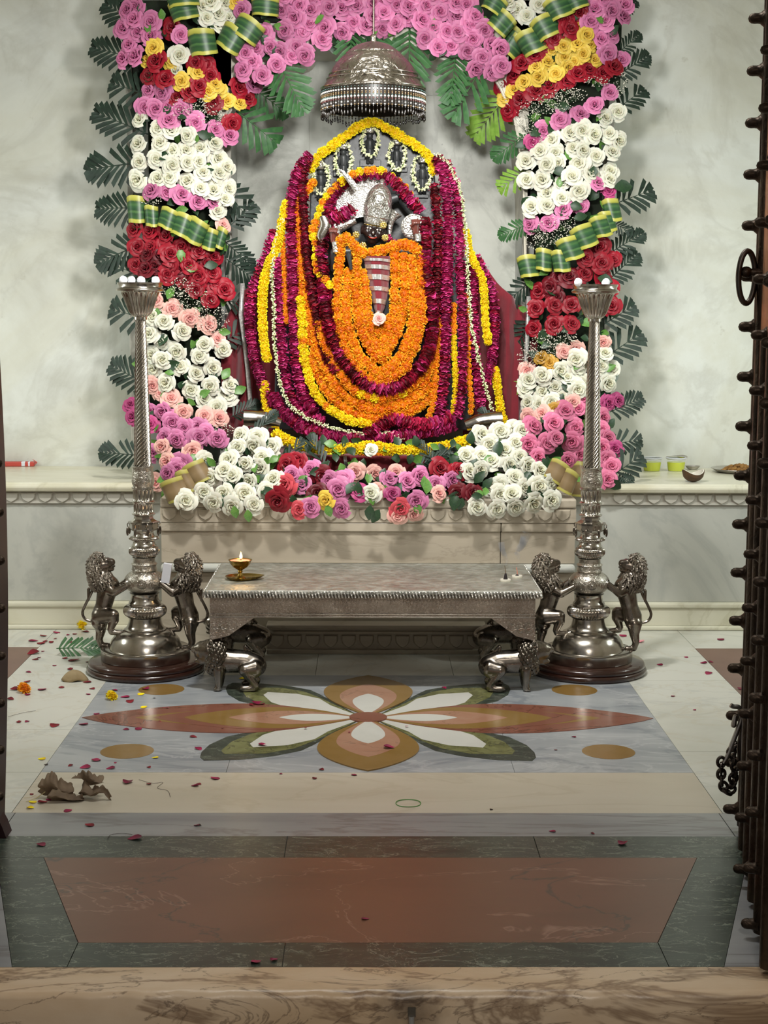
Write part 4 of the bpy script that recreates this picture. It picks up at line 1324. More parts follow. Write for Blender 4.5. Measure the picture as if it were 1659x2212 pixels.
# ------------------------------------------------------------------ throne and idol
thr = thing('throne', 'red cloth covered throne behind and under the garlanded idol', 'throne', (0.01, 6.55, .6))
def TR(p):
    return Vector(p) - thr.location
MB().span((-.40, 6.2, .6), (.42, 6.95, .745)).xf(Matrix.Translation(-thr.location)).build('seat_block', 'cloth_red', thr, smooth=False, bevel=.01)
def drape(px):
    m = MB()
    n = len(px)
    def fn(u, v):
        i = min(n - 2, int(u * (n - 1)))
        f_ = u * (n - 1) - i
        (xa, ta, ba), (xb, tb, bb) = px[i], px[i + 1]
        x, t_, b = xa + (xb - xa) * f_, ta + (tb - ta) * f_, ba + (bb - ba) * f_
        p = P(x, t_ + (b - t_) * v, 6.66)
        p.y += .02 * math.sin(x * .09) + .012 * math.sin(x * .21 + v * 3)
        return p - thr.location
    m.grid(fn, 24, 14)
    return m
drape([(478, 710, 940), (500, 665, 945), (525, 632, 950), (552, 606, 950), (600, 600, 950)]).build('cloth_left', 'cloth_red', thr).modifiers.new('t', 'SOLIDIFY').thickness = .004
drape([(1000, 560, 945), (1050, 575, 940), (1075, 612, 935), (1110, 645, 930), (1160, 690, 925)]).build('cloth_right', 'cloth_red', thr).modifiers.new('t', 'SOLIDIFY').thickness = .004
def ribbon(pts, w_, Y):
    m = MB()
    vs, fs = [], []
    for i, (x, y) in enumerate(pts):
        for s in (-1, 1):
            vs.append(P(x + s * w_ / 2, y, Y))
    for i in range(len(pts) - 1):
        fs.append((2 * i, 2 * i + 1, 2 * i + 3, 2 * i + 2))
    return m.add([v - thr.location for v in vs], fs)
ribbon([(524, 612), (520, 680), (528, 740), (535, 800), (540, 860), (542, 905)], 9, 6.62).build('silver_border', 'zari', thr).modifiers.new('t', 'SOLIDIFY').thickness = .003
ribbon([(1142, 640), (1140, 700), (1136, 780), (1130, 860), (1124, 915)], 9, 6.62).build('silver_border', 'zari', thr).modifiers.new('t', 'SOLIDIFY').thickness = .003
ribbon([(745, 985), (748, 1010)], 7, 6.185).build('silver_border', 'zari', thr).modifiers.new('t', 'SOLIDIFY').thickness = .003

idol = thing('idol', 'black stone deity with a silver crown, draped in garlands on the throne', 'statue', (0.01, 6.6, .74))
I0 = idol.location
def IB(m, name, mat, parent=None, **k):
    return m.xf(Matrix.Translation(-I0)).build(name, mat, parent or idol, **k)
def xz(px, py, Y):
    p = P(px, py, Y)
    return (p.x, p.z)
slabp = [(672, 352), (704, 330), (740, 300), (780, 274), (803, 262), (828, 276), (870, 300), (905, 322), (938, 350), (945, 480), (1010, 620), (1020, 930), (590, 930), (600, 620), (668, 480)]
IB(MB().prism([xz(x, y, 6.56) for x, y in slabp][::-1], 6.56, 6.74, ax='y'), 'back_slab', 'black_stone', smooth=False, bevel=.006)
rimp = slabp[:9]
IB(MB().tube([P(x, y + 5, 6.555) for x, y in rimp], .008, 8), 'slab_rim', 'maroon_wood')
for x0, y0, x1, y1 in ((777, 345, 823, 360), (770, 360, 830, 376), (840, 362, 880, 372), (720, 372, 745, 382), (690, 425, 712, 432), (895, 420, 925, 428)):
    a_, b_ = P(x0, y0, 6.55), P(x1, y1, 6.55)
    IB(MB().span((a_.x, 6.545, b_.z), (b_.x, 6.57, a_.z)), 'relief_band', 'black_stone', smooth=False, bevel=.002)
def minifig(px, py):                   # small standing relief figure with a silver crown
    m = MB()
    p = lambda dx, dy, Y=6.54: P(px + dx, py + dy, Y)
    m.caps(p(0, 26), p(0, 50), .013, .011, 10)
    m.caps(p(0, 10), p(0, 24), .018, .014, 10)
    m.caps(p(-9, 10), p(-12, 28), .007, .006, 8)
    m.caps(p(9, 10), p(12, 28), .007, .006, 8)
    m.ball(p(0, -3, 6.535), (.013, .013, .016), 12, 8)
    m.caps(p(-3, 26), p(-4, 54), .009, .008, 8)
    m.caps(p(3, 26), p(4, 54), .009, .008, 8)
    f_ = IB(m, 'relief_figure', 'black_stone')
    IB(MB().lathe([(.013, 0), (.0155, .004), (.0145, .02), (.012, .032), (.006, .04), (.003, .046)], c=(0, 0, 0), seg=14).xf(Matrix.Translation(p(0, -9, 6.53)) @ Matrix.Scale(1.3, 4)), 'crown', 'silver_bright', f_)
for px, py in ((693, 375), (742, 332), (799, 297), (857, 322), (913, 361)):
    minifig(px, py)

YH = 6.40                              # head plane
def Hp(px, py, d=0.0):
    return P(px, py, YH + d)
tilt = math.radians(10)
torso = MB()
torso.caps(Hp(815, 560, .10), Hp(815, 640, .12), .09, .10, 18)
torso.caps(Hp(760, 545, .10), Hp(870, 545, .10), .045, .045, 14)
torso.caps(Hp(812, 520, .05), Hp(814, 550, .08), .03, .035, 12)
torso.caps(Hp(815, 650, .14), Hp(815, 860, .16), .14, .2, 18)
torso.caps(Hp(748, 545, .08), Hp(725, 580, .02), .03, .024, 12)
torso.caps(Hp(725, 580, .02), Hp(722, 545, -.02), .024, .018, 12)
torso.caps(Hp(880, 545, .08), Hp(905, 580, .02), .03, .024, 12)
torso.caps(Hp(905, 580, .02), Hp(904, 535, -.02), .024, .018, 12)
torso.caps(Hp(900, 470, .06), Hp(865, 430, .08), .02, .018, 12)
put(blob(torso.xf(Matrix.Translation(-I0)), .006, 'black_stone', 'torso', 3), 'torso', idol)
# head
hd = MB()
hc = Hp(806, 505)
M_ = Matrix.Translation(hc) @ Matrix.Rotation(tilt, 4, 'Y')
h = MB()
h.ball((0, .012, .006), (.0375, .040, .047), 18, 14)
h.caps((0, -.012, -.032), (0, -.004, -.02), .016, .026, 12)
h.caps((-.02, -.012, -.008), (-.016, -.012, -.014), .016, .014, 10)
h.caps((.02, -.012, -.008), (.016, -.012, -.014), .016, .014, 10)
h.caps((0, -.026, .004), (0, -.034, -.010), .0045, .0065, 8)
h.caps((-.008, -.03, -.025), (.008, -.03, -.025), .005, .005, 8)
h.caps((-.026, -.02, .017), (-.008, -.0285, .016), .004, .004, 6)
h.caps((.026, -.02, .017), (.008, -.0285, .016), .004, .004, 6)
for s in (-1, 1):
    h.ball((s * .0385, .01, -.002), (.006, .011, .017), 8, 6)
hm = blob(h, .0028, 'face_black', 'head', 2)
MF = M_ @ Matrix.Translation((0, 0, .012)) @ Matrix.Diagonal((1.22, 1.1, 1.2, 1))
hm.transform(Matrix.Translation(-I0) @ MF)
head = put(hm, 'head', idol)
def onhead(m, name, mat):
    return m.xf(Matrix.Translation(-I0) @ (M_ if name == 'crown' else MF)).build(name, mat, head)
for s in (-1, 1):
    onhead(MB().ball((s * .0165, -.0268, .005), (.0085, .004, .0042), 12, 8, rot=(0, s * -.1, s * .35)), 'eye', 'eye_white')
    onhead(MB().ball((s * .0165, -.0302, .005), (.0036, .0022, .0036), 10, 6), 'pupil', 'face_black')
    onhead(MB().tube([(s * .006, -.0312, .0115), (s * .012, -.0318, .0165), (s * .019, -.029, .0175), (s * .027, -.0225, .0135)], .0017, 6), 'brow', 'lip_red')
onhead(MB().tube([(-.013, -.029, -.0225), (-.007, -.0345, -.0262), (0, -.036, -.027), (.007, -.0345, -.0255), (.014, -.0285, -.0205)], [.0012, .0022, .0025, .0022, .0012], 6), 'lips', 'lip_red')
onhead(MB().ball((0, -.033, .023), (.0038, .002, .0078), 8, 6), 'forehead_mark', 'eye_white')
onhead(MB().ball((0, -.0385, -.008), (.0038, .003, .0062), 8, 6), 'nose_ornament', 'silver_bright')
# crown, tilted with the head
cp = [(.0395, .026), (.0425, .027), (.0425, .035), (.0395, .037), (.045, .04), (.050, .060), (.051, .064), (.0535, .066), (.0535, .071), (.051, .073), (.0535, .085), (.056, .105), (.0575, .11), (.056, .114), (.054, .135), (.049, .158), (.039, .178), (.025, .193), (.012, .201), (.008, .21), (.011, .216), (.006, .222), (.0, .224)]
crown = onhead(MB().lathe(cp, seg=48, cap=False), 'crown', 'silver_bright')
crown.parent = idol
def oncrown(m, name, mat, rot=0):
    return m.xf(Matrix.Translation(-I0) @ M_).build(name, mat, crown)
oncrown(MB().ball((0, -.053, .13), (.024, .012, .03), 16, 10), 'boss', 'silver_bright')
for r_, zz in ((.028, .13), (.020, .13)):
    oncrown(MB().tube([(r_ * math.cos(i * PI / 12), -.056 - .004 * (r_ < .025), zz + r_ * 1.15 * math.sin(i * PI / 12)) for i in range(24)], .0022, 6, closed=True), 'boss_ring', 'silver')
oncrown(MB().tube([(.0435 * math.sin(a), -.0435 * math.cos(a) , .031) for a in [(-1.4 + 2.8 * i / 16) for i in range(17)]], .003, 6), 'brow_band', 'brass')
# fan halo behind the crown
fc = P(783, 452, 6.47)
m = MB()
fan = []
for i in range(33):
    th = math.radians(-4 + 202 * i / 32)
    r_ = .128 * (1 + .02 * math.cos(i * 2.2))
    fan.append((r_ * 1.0 * math.cos(th), r_ * .98 * math.sin(th)))
fan += [(-.05, -.03), (.05, -.03)]
m.prism([(x, z) for x, z in fan][::-1], -.004, .004, ax='y')
m.xf(Matrix.Translation(-I0) @ Matrix.Translation(fc) @ Matrix.Rotation(math.radians(-14), 4, 'Y'))
halo = m.build('halo', 'silver_mesh', idol, smooth=False)
m = MB().tube([(x * .985, -.006, z * .985) for x, z in fan[:33]], .004, 6)
m.xf(Matrix.Translation(-I0) @ Matrix.Translation(fc) @ Matrix.Rotation(math.radians(-14), 4, 'Y')).build('halo_rim', 'silver', halo)
# plume
m = MB()
pp = spline([P(x, y, 6.36) for x, y in ((772, 410), (758, 392), (744, 375), (735, 367))], .004)
m.tube(pp, [.0125 * math.sin(PI * (.3 + .6 * i / len(pp))) for i in range(len(pp))], 10)
m.v = [(x, 6.36 + (y - 6.36) * .45, z) for x, y, z in m.v]
IB(m, 'plume', 'silver_bright')
c_ = P(732, 369, 6.355)
IB(MB().tube([(c_.x + .0055 * math.cos(i * PI / 6), c_.y, c_.z + .0055 * math.sin(i * PI / 6)) for i in range(12)], .002, 6, closed=True), 'plume_curl', 'silver_bright')
# silver arms and the objects held
def tubep(pts, rad, name, mat, d, seg=14, parent=None, step=.006):
    pp = spline([P(x, y, d) for x, y in pts], step)
    rr = [rad[min(len(rad) - 1, int(i / max(1, len(pp) - 1) * (len(rad) - 1)))] + (rad[min(len(rad) - 1, int(i / max(1, len(pp) - 1) * (len(rad) - 1)) + 1)] - rad[min(len(rad) - 1, int(i / max(1, len(pp) - 1) * (len(rad) - 1)))]) * ((i / max(1, len(pp) - 1) * (len(rad) - 1)) % 1) for i in range(len(pp))]
    return IB(MB().tube(pp, rr, seg), name, mat, parent)
tubep([(768, 475), (745, 485), (724, 494), (722, 495)], [.018, .019, .022, .027], 'silver_mace', 'silver_bright', 6.41)
tubep([(723, 480), (728, 500), (736, 517)], [.012, .014, .010], 'mace_rim', 'silver_bright', 6.40)
tubep([(810, 446), (826, 439), (841, 432)], [.021, .0215, .02], 'arm_band', 'silver_bright', 6.44)
tubep([(841, 432), (860, 426)], [.019, .018], 'upper_arm', 'black_stone', 6.45)
tubep([(842, 510), (843, 490), (848, 472), (856, 460), (858, 457)], [.008, .010, .012, .018, .026], 'silver_trumpet', 'silver_bright', 6.41)
dc = P(894, 490, 6.40)
m = MB().lathe([(0, -.004), (.05, -.004), (.0525, -.001), (.0525, .002), (.05, .004), (.046, .0055), (.043, .003), (.03, .006), (.02, .004), (0, .005)], seg=40, cap=False)
m.xf(Matrix.Translation(dc) @ Matrix.Rotation(PI / 2, 4, 'X'))
IB(m, 'silver_disc', 'silver_bright')
def hand(px, py, side, Y, mat):
    m = MB()
    c = P(px, py, Y)
    m.caps(c + V(0, 0, -.022), c + V(0, -.002, .006), .013, .0165, 10)
    for j in range(4):
        x = (j - 1.5) * .0085
        b = c + V(x, -.004, .012)
        m.caps(b, b + V(x * .15, -.012, .012 + .003 * (j in (1, 2))), .0052, .0048, 8)
        m.caps(b + V(x * .15, -.012, .012 + .003 * (j in (1, 2))), b + V(0, -.021, .001), .0048, .0044, 8)
    m.caps(c + V(side * .013, -.004, -.008), c + V(side * .02, -.014, .004), .0058, .005, 8)
    m.caps(c + V(side * .02, -.014, .004), c + V(side * .010, -.022, .008), .005, .0045, 8)
    me = blob(m, .0026, mat, 'hand', 2)
    me.transform(Matrix.Translation(-I0))
    return put(me, 'hand', idol)
hand(898, 490, -1, 6.37, 'skin_brown')
hand(720, 508, 1, 6.375, 'skin_brown')
tubep([(903, 505), (903, 522)], [.0145, .0135, .0145], 'bracelet', 'silver_bright', 6.365)
tubep([(724, 522), (727, 545)], [.016, .0145, .016], 'bracelet', 'silver_bright', 6.365)
m = MB()
cc = P(702, 495, 6.385)
for i in range(22):
    t_ = i / 21
    a_ = t_ * 5.0
    m.ball((cc.x - .006 + .010 * math.sin(a_), 6.385 - .004 * math.cos(a_), cc.z + .045 - .085 * t_), (.006 + .021 * math.sin(PI * (.12 + .85 * t_)) ** .8, .016 * math.sin(PI * (.1 + .85 * t_)), .011), 12, 8)
IB(m, 'conch', 'silver')
for px, py in ((769, 507), (784, 530), (828, 486), (832, 513)):
    m = MB()
    c = P(px, py, 6.352)
    for j in range(7):
        a_ = j * 2 * PI / 7
        m.ball((c.x + .0095 * math.cos(a_), c.y, c.z + .0095 * math.sin(a_)), (.006, .003, .006), 8, 6)
    m.ball((c.x, c.y - .002, c.z), (.006, .004, .006), 10, 6)
    m.tube([(c.x + .009 * math.cos(j * PI / 6), c.y - .003, c.z + .009 * math.sin(j * PI / 6)) for j in range(12)], .0015, 5, closed=True)
    IB(m, 'gold_flower', 'gold')
tubep([(752, 544), (755, 560), (759, 585)], [.0125, .009, .006], 'flute_end', 'black_stone', 6.33)
tubep([(747, 543), (758, 543)], [.0125, .0125], 'flute_rim', 'black_stone', 6.328)
for px, py, s in ((1040, 912, 1), (572, 908, -1)):
    tubep([(px - 34 * s, py + 8), (px - 15 * s, py + 2), (px + 10 * s, py - 4), (px + 45 * s, py - 6)], [.022, .031, .030, .034], 'silver_foot', 'silver', 6.27)
# red sash with silver bands
m = MB()
sash = [(553, 785, 843), (575, 789, 842), (600, 793, 841), (625, 799, 839), (645, 804, 836), (665, 808, 831), (682, 812, 824)]
def sfn(u, v):
    i = min(len(sash) - 2, int(v * (len(sash) - 1)))
    f_ = v * (len(sash) - 1) - i
    y = sash[i][0] + (sash[i + 1][0] - sash[i][0]) * f_
    xa = sash[i][1] + (sash[i + 1][1] - sash[i][1]) * f_
    xb = sash[i][2] + (sash[i + 1][2] - sash[i][2]) * f_
    p = P(xa + (xb - xa) * u, y + 10 * (u - .5) * 0, 6.295 + .06 * (2 * u - 1) ** 2)
    p.y += .004 * math.sin(u * 18)
    return p - I0
m.grid(sfn, 18, 24)
sash_o = m.build('red_sash', 'cloth_red', idol)
for y0, y1 in ((557, 563), (571, 580), (592, 603), (618, 627), (645, 655), (671, 678)):
    m = MB()
    def bfn(u, v, y0=y0, y1=y1):
        y = y0 + (y1 - y0) * v + 9 * max(0, u - .45) ** 1.5
        k = (y - 553) / (682 - 553)
        i = min(len(sash) - 2, max(0, int(k * (len(sash) - 1))))
        yy = sash[i + 1][0] - sash[i][0]
        f_ = (y - sash[i][0]) / yy
        xa = sash[i][1] + (sash[i + 1][1] - sash[i][1]) * f_ - .6
        xb = sash[i][2] + (sash[i + 1][2] - sash[i][2]) * f_ + .6
        p = P(xa + (xb - xa) * u, y, 6.291 + .06 * (2 * u - 1) ** 2)
        p.y += .004 * math.sin(u * 18)
        return p - I0
    m.grid(bfn, 18, 2)
    m.build('silver_band', 'zari', sash_o)

# ------------------------------------------------------------------ garlands
def Ys(px, py):
    p = P(px, py, 6.45)
    s = (p.x - .012) / .5
    y = 6.33 + .15 * s * s + .10 * (p.z - .75)
    if 700 < px < 930 and py > 500:
        y -= .02
    return y
GN = [0]
def garland(name, label, cat, px, pattern, step, size, off=0.0, closed=False, jit=.0, squash=1.0, group=None):
    pts = [P(x, y, Ys(x, y) - off) for x, y in px]
    line = spline(pts, step)
    root = thing(name, label, cat, min(pts, key=lambda p: p.z), 0, group)
    L = root.location.copy()
    for i, p in enumerate(line):
        t_ = (line[min(i + 1, len(line) - 1)] - line[max(i - 1, 0)]).normalized()
        c = pattern(i) if callable(pattern) else pattern[i % len(pattern)]
        sc = size * R.uniform(.88, 1.12)
        j = V(R.uniform(-jit, jit), R.uniform(-jit, jit), R.uniform(-jit, jit)) * size
        if c in POM:
            rm = face(R.uniform(-.4, .4), R.uniform(-.2, .5), R.uniform(0, 6.28))
            put(R.choice(POM[c]), 'marigold', root, p - L + j, rm, sc)
        else:
            qx = t_.to_track_quat('Z', 'Y').to_matrix() @ Matrix.Rotation(R.uniform(0, 6.28), 3, 'Z') @ Matrix.Rotation(R.uniform(-.22, .22), 3, 'X')
            put(R.choice(WH[c]), 'petal_whorl', root, p - L + j, qx, (sc, sc, sc * squash))
    th = MB().tube([p - L for p in line[::2]] + [line[-1] - L], .0012, 4)
    th.build('string', 'string_white', root)
    return root
def jasmine(label, px, step=.0045, size=.0048, off=.03, spread=.010, Y=None, group=None):
    pts = [P(x, y, (Y if Y else Ys(x, y) - off)) for x, y in px]
    line = spline(pts, step)
    root = thing('jasmine_string', label, 'jasmine string', min(pts, key=lambda p: p.z), 0, group)
    L = root.location.copy()
    m = MB()
    for i, p in enumerate(line):
        for k in range(2):
            d = V(R.uniform(-1, 1), R.uniform(-1, .2), R.uniform(-1, 1)).normalized()
            c = p + d * spread * R.uniform(.5, 1) - L
            s = size * R.uniform(.7, 1.15)
            b = MB().ball((0, 0, 0), (s * .62, s * .62, s), 6, 4)
            qt = (d + V(0, 0, -.4)).to_track_quat('Z', 'Y').to_matrix()
            m.add([qt @ Vector(v) + c for v in b.v], b.f)
    o = m.build('jasmine_buds', 'jasmine', root)
    o['kind'] = 'stuff'
    MB().tube([p - L for p in line], .0022, 5).build('string', 'thread', root)
    return root
def rnd(*w):
    bag = [c for c, n in w for _ in range(n)]
    return lambda i: R.choice(bag)
OR = rnd(('orange', 5), ('rust', 2))
MG, CRI, DRY = rnd(('magenta', 5), ('crimson', 1)), rnd(('crimson', 3), ('magenta', 2)), rnd(('dry', 4), ('crimson', 2))
MS = .0205
# orange bib: nested strings round the red sash
bib = [([(737, 545), (731, 600), (729, 660), (736, 720), (752, 765), (778, 803), (822, 826), (866, 803), (890, 765), (905, 720), (911, 660), (911, 600), (907, 548)], 'outermost'),
       ([(752, 590), (748, 650), (753, 705), (768, 748), (790, 782), (822, 802), (852, 782), (875, 748), (889, 705), (892, 650), (890, 590), (888, 545)], 'second'),
       ([(772, 548), (770, 610), (770, 660), (777, 705), (795, 745), (822, 776), (846, 745), (864, 705), (872, 660), (872, 610), (869, 545)], 'third'),
       ([(788, 590), (790, 640), (793, 680), (804, 718), (822, 750), (838, 718), (850, 680), (853, 640), (854, 590), (852, 548)], 'fourth'),
       ([(744, 640), (746, 690), (758, 735), (778, 770), (800, 795), (822, 814), (846, 795), (868, 770), (886, 735), (897, 690), (900, 640)], 'deep second'),
       ([(780, 650), (784, 690), (800, 732), (822, 763), (842, 732), (856, 690), (860, 650)], 'deep fourth'),
       ([(800, 690), (808, 705), (821, 722), (834, 705), (842, 690)], 'innermost')]
for pts, w_ in bib:
    garland('marigold_garland', 'orange marigold string of the bib on the idol\'s chest, %s from the rim' % w_ if w_ != 'innermost' else 'short orange marigold string under the tip of the red sash', 'garland', pts, OR, .029, MS * 1.12, .03, jit=.2, group='orange strings of the bib')
garland('marigold_garland', 'orange marigold collar just under the idol\'s face', 'garland', [(733, 540), (738, 522), (752, 520), (768, 535), (785, 548), (808, 545), (832, 540), (850, 530), (872, 528), (892, 533), (905, 545)], OR, .025, MS * 1.12, .04, jit=.12)
garland('marigold_garland', 'short orange marigold string on the idol\'s right shoulder above the collar', 'garland', [(738, 520), (746, 512), (760, 524), (775, 540), (790, 551)], OR, .024, MS, .05, jit=.12)
# thick crimson garland round the bib and the head
garland('rose_petal_garland', 'thick crimson rose petal garland framing the orange bib', 'garland', [(716, 478), (700, 505), (693, 545), (698, 600), (703, 655), (712, 705), (728, 752), (752, 792), (785, 825), (825, 842), (868, 832), (900, 805), (922, 770), (934, 720), (930, 660), (922, 610), (919, 560), (918, 510), (914, 470)], lambda i: R.choice(['crimson', 'crimson', 'magenta', 'dry']), .0125, .0285, .03, squash=.62)
garland('rose_petal_garland', 'crimson rose petal ring arching over the silver halo', 'garland', [(713, 470), (712, 440), (725, 412), (750, 390), (785, 376), (820, 377), (848, 390), (870, 412), (890, 435), (908, 458)], CRI, .0125, .026, .02, squash=.62)
garland('rose_petal_garland', 'short crimson petal roll between the halo and the silver mace', 'garland', [(710, 480), (725, 472), (745, 462), (760, 450)], CRI, .012, .030, .04, squash=.62)
garland('rose_petal_garland', 'thin magenta petal string at the idol\'s left hand above the bib', 'garland', [(838, 512), (848, 522), (870, 524), (895, 530)], MG, .011, .014, .03, squash=.7)
garland('marigold_garland', 'yellow and orange marigold string arching over the halo and down the left side', 'garland', [(712, 615), (690, 590), (682, 560), (683, 530), (676, 505), (683, 475), (692, 448), (706, 424), (724, 404), (745, 387), (772, 373), (800, 368), (830, 370)], ['yellow', 'orange', 'yellow', 'orange', 'orange', 'yellow'], .0285, .0185, .035, jit=.1)
garland('marigold_garland', 'yellow and orange marigold string on the right of the halo', 'garland', [(830, 370), (856, 385), (875, 402), (890, 425), (903, 448)], ['orange', 'yellow', 'yellow', 'orange'], .036, .013, .0)
# concentric garlands of the mound, left side first
garland('rose_petal_garland', 'dried dark red petal garland left of the thick crimson one', 'garland', [(662, 345), (655, 380), (655, 430), (660, 490), (664, 560), (672, 620), (684, 680), (697, 735), (712, 780), (730, 808)], DRY, .0165, .0235, .012, squash=.8)
garland('marigold_garland', 'orange marigold string beside the dried red garland on the left', 'garland', [(676, 395), (645, 440), (646, 500), (650, 560), (653, 620), (662, 690), (672, 740), (690, 790), (716, 830), (752, 860), (800, 872), (850, 868), (895, 845), (925, 805), (942, 760), (945, 690)], OR, .0295, .0215, .0, jit=.12)
garland('marigold_garland', 'second orange marigold loop below the thick crimson garland', 'garland', [(664, 600), (668, 660), (676, 710), (688, 755), (706, 800), (736, 845), (778, 878), (820, 886), (866, 878), (905, 855), (932, 825)], OR, .029, .022, .004, jit=.12)
garland('marigold_garland', 'third orange marigold loop below the thick crimson garland', 'garland', [(672, 770), (688, 815), (715, 855), (752, 888), (800, 903), (850, 900), (900, 882), (938, 850)], OR, .029, .022, .0, jit=.12)
garland('marigold_garland', 'upper orange marigold loop touching the thick crimson garland', 'garland', [(690, 700), (706, 752), (730, 800), (760, 838), (800, 858), (846, 856), (885, 836), (915, 802), (936, 760)], rnd(('orange', 6), ('rust', 2), ('yellow', 1)), .029, .0215, .015, jit=.12)
garland('marigold_garland', 'yellow marigold string bounding the orange loops on the left', 'garland', [(650, 650), (652, 700), (656, 750), (662, 795), (676, 838), (700, 872), (735, 898), (772, 912), (800, 916)], rnd(('yellow', 8), ('orange', 1)), .024, .0205, .018, jit=.15)
garland('marigold_garland', 'orange marigold string running along the right edge of the orange loops', 'garland', [(945, 690), (943, 750), (940, 810), (936, 865), (925, 905)], OR, .027, .017, .012)
garland('rose_petal_garland', 'magenta rose petal garland down the left of the mound, inner one', 'garland', [(668, 335), (646, 370), (632, 420), (630, 480), (632, 550), (634, 620), (636, 690), (639, 750), (645, 810), (658, 858), (680, 890)], MG, .0135, .0265, .012, squash=.62)
garland('rose_petal_garland', 'magenta rose petal garland down the left of the mound, middle one', 'garland', [(600, 560), (603, 620), (606, 690), (610, 760), (618, 820), (634, 865), (662, 896), (700, 912)], MG, .016, .0245, .0, squash=.72)
garland('marigold_garland', 'thin orange marigold string between the two left magenta garlands', 'garland', [(606, 480), (612, 540), (615, 600), (617, 650), (620, 700)], rnd(('orange', 1)), .024, .0155, .0)
garland('marigold_garland', 'yellow marigold garland down the left outer side', 'garland', [(618, 440), (611, 475), (604, 510), (592, 548), (577, 580), (568, 630), (567, 690), (570, 740), (577, 775)], rnd(('yellow', 1)), .024, .0215, .022)
garland('marigold_garland', 'short yellow marigold string at the lower left outer side', 'garland', [(572, 830), (572, 855), (576, 880), (585, 905)], rnd(('yellow', 1)), .023, .0185, .01)
garland('rose_petal_garland', 'magenta rose petal garland at the left outer edge of the mound', 'garland', [(592, 500), (577, 545), (560, 590), (545, 630), (540, 690), (546, 750), (558, 800), (575, 845), (590, 880)], MG, .0165, .0235, .0, squash=.75)
garland('rose_petal_garland', 'magenta rose petal garland sweeping along the bottom of the mound', 'garland', [(590, 855), (606, 882), (632, 908), (668, 930), (715, 942), (770, 945), (830, 944), (880, 938), (930, 930), (985, 918)], MG, .0135, .027, .02, squash=.66)
garland('rose_petal_garland', 'crimson rose petal clump over the bottom of the orange loops', 'garland', [(795, 938), (822, 918), (850, 906), (880, 912), (910, 918), (945, 912), (975, 900)], CRI, .0135, .027, .03, squash=.66)
# right side
garland('rose_petal_garland', 'magenta rose petal garland hanging right of the silver disc', 'garland', [(944, 340), (958, 380), (966, 430), (968, 490), (966, 560), (964, 630), (962, 700), (960, 770), (956, 840), (948, 895)], MG, .0135, .0265, .015, squash=.62)
garland('rose_petal_garland', 'dried dark red petal garland beside the thick crimson one on the right', 'garland', [(938, 400), (944, 460), (946, 520), (945, 580), (944, 640), (940, 690), (936, 730)], DRY, .0165, .0215, .01, squash=.8)
garland('rose_petal_garland', 'magenta rose petal garland of the right shoulder, third from the centre', 'garland', [(962, 350), (982, 400), (991, 460), (993, 520), (995, 590), (998, 660), (1000, 730), (998, 800), (994, 860), (988, 900)], MG, .0165, .0235, .008, squash=.75)
garland('rose_petal_garland', 'magenta rose petal garland inside the right jasmine string', 'garland', [(1022, 560), (1022, 620), (1022, 690), (1026, 760), (1033, 820), (1038, 880)], MG, .0145, .0235, .0, squash=.68)
garland('rose_petal_garland', 'magenta rose petal garland at the right outer edge of the mound', 'garland', [(1028, 555), (1044, 590), (1062, 625), (1068, 680), (1067, 740), (1060, 790), (1048, 830)], MG, .0165, .0225, .0, squash=.75)
garland('marigold_garland', 'thin orange and yellow marigold string between the right magenta garlands', 'garland', [(980, 660), (980, 710), (981, 760), (984, 810), (983, 860), (976, 900)], lambda i: 'orange' if i < 6 else 'yellow', .022, .0145, .0)
garland('marigold_garland', 'thin orange marigold string right of the third magenta garland', 'garland', [(1008, 640), (1010, 700), (1011, 760), (1014, 820), (1018, 870), (1016, 900)], rnd(('orange', 1)), .024, .0135, .0)
garland('marigold_garland', 'yellow marigold garland down the right outer side', 'garland', [(1006, 500), (1011, 530), (1018, 555), (1030, 578), (1042, 605), (1047, 650), (1049, 700), (1055, 745)], rnd(('yellow', 1)), .0235, .019, .02)
garland('marigold_garland', 'short yellow marigold string at the lower right outer side', 'garland', [(1070, 800), (1074, 830), (1078, 860), (1082, 890), (1088, 908)], rnd(('yellow', 1)), .023, .0195, .01)
# top of the slab and foot of the throne
garland('marigold_garland', 'yellow marigold garland along the pointed top of the black slab', 'garland', [(672, 362), (692, 335), (720, 313), (748, 292), (778, 272), (803, 262), (830, 273), (858, 290), (886, 307), (912, 325), (932, 345), (936, 368)], rnd(('yellow', 1)), .025, .0215, -.02, jit=.12)
garland('marigold_garland', 'yellow marigold garland along the foot of the mound above the pink roses', 'garland', [(598, 940), (630, 955), (668, 966), (715, 970), (760, 968), (805, 965), (850, 970), (895, 972), (940, 968), (985, 958), (1020, 948)], rnd(('yellow', 1)), .0245, .0245, .17, jit=.15)
garland('marigold_garland', 'short yellow marigold string hanging below the foot garland', 'garland', [(782, 982), (800, 988), (825, 986), (838, 980)], rnd(('yellow', 2), ('orange', 1)), .025, .017, .08)
jasmine('white jasmine string looping down the left side and along the bottom', [(612, 470), (598, 510), (590, 560), (588, 610), (592, 670), (592, 720), (597, 780), (606, 830), (622, 868), (650, 895), (690, 915), (735, 928), (780, 936), (820, 935), (850, 938), (870, 950)])
jasmine('white jasmine string hanging down the right side', [(942, 333), (965, 350), (985, 385), (998, 430), (1004, 480), (1008, 530), (1010, 580), (1014, 640), (1018, 700), (1028, 750), (1040, 800), (1052, 850), (1064, 885)])
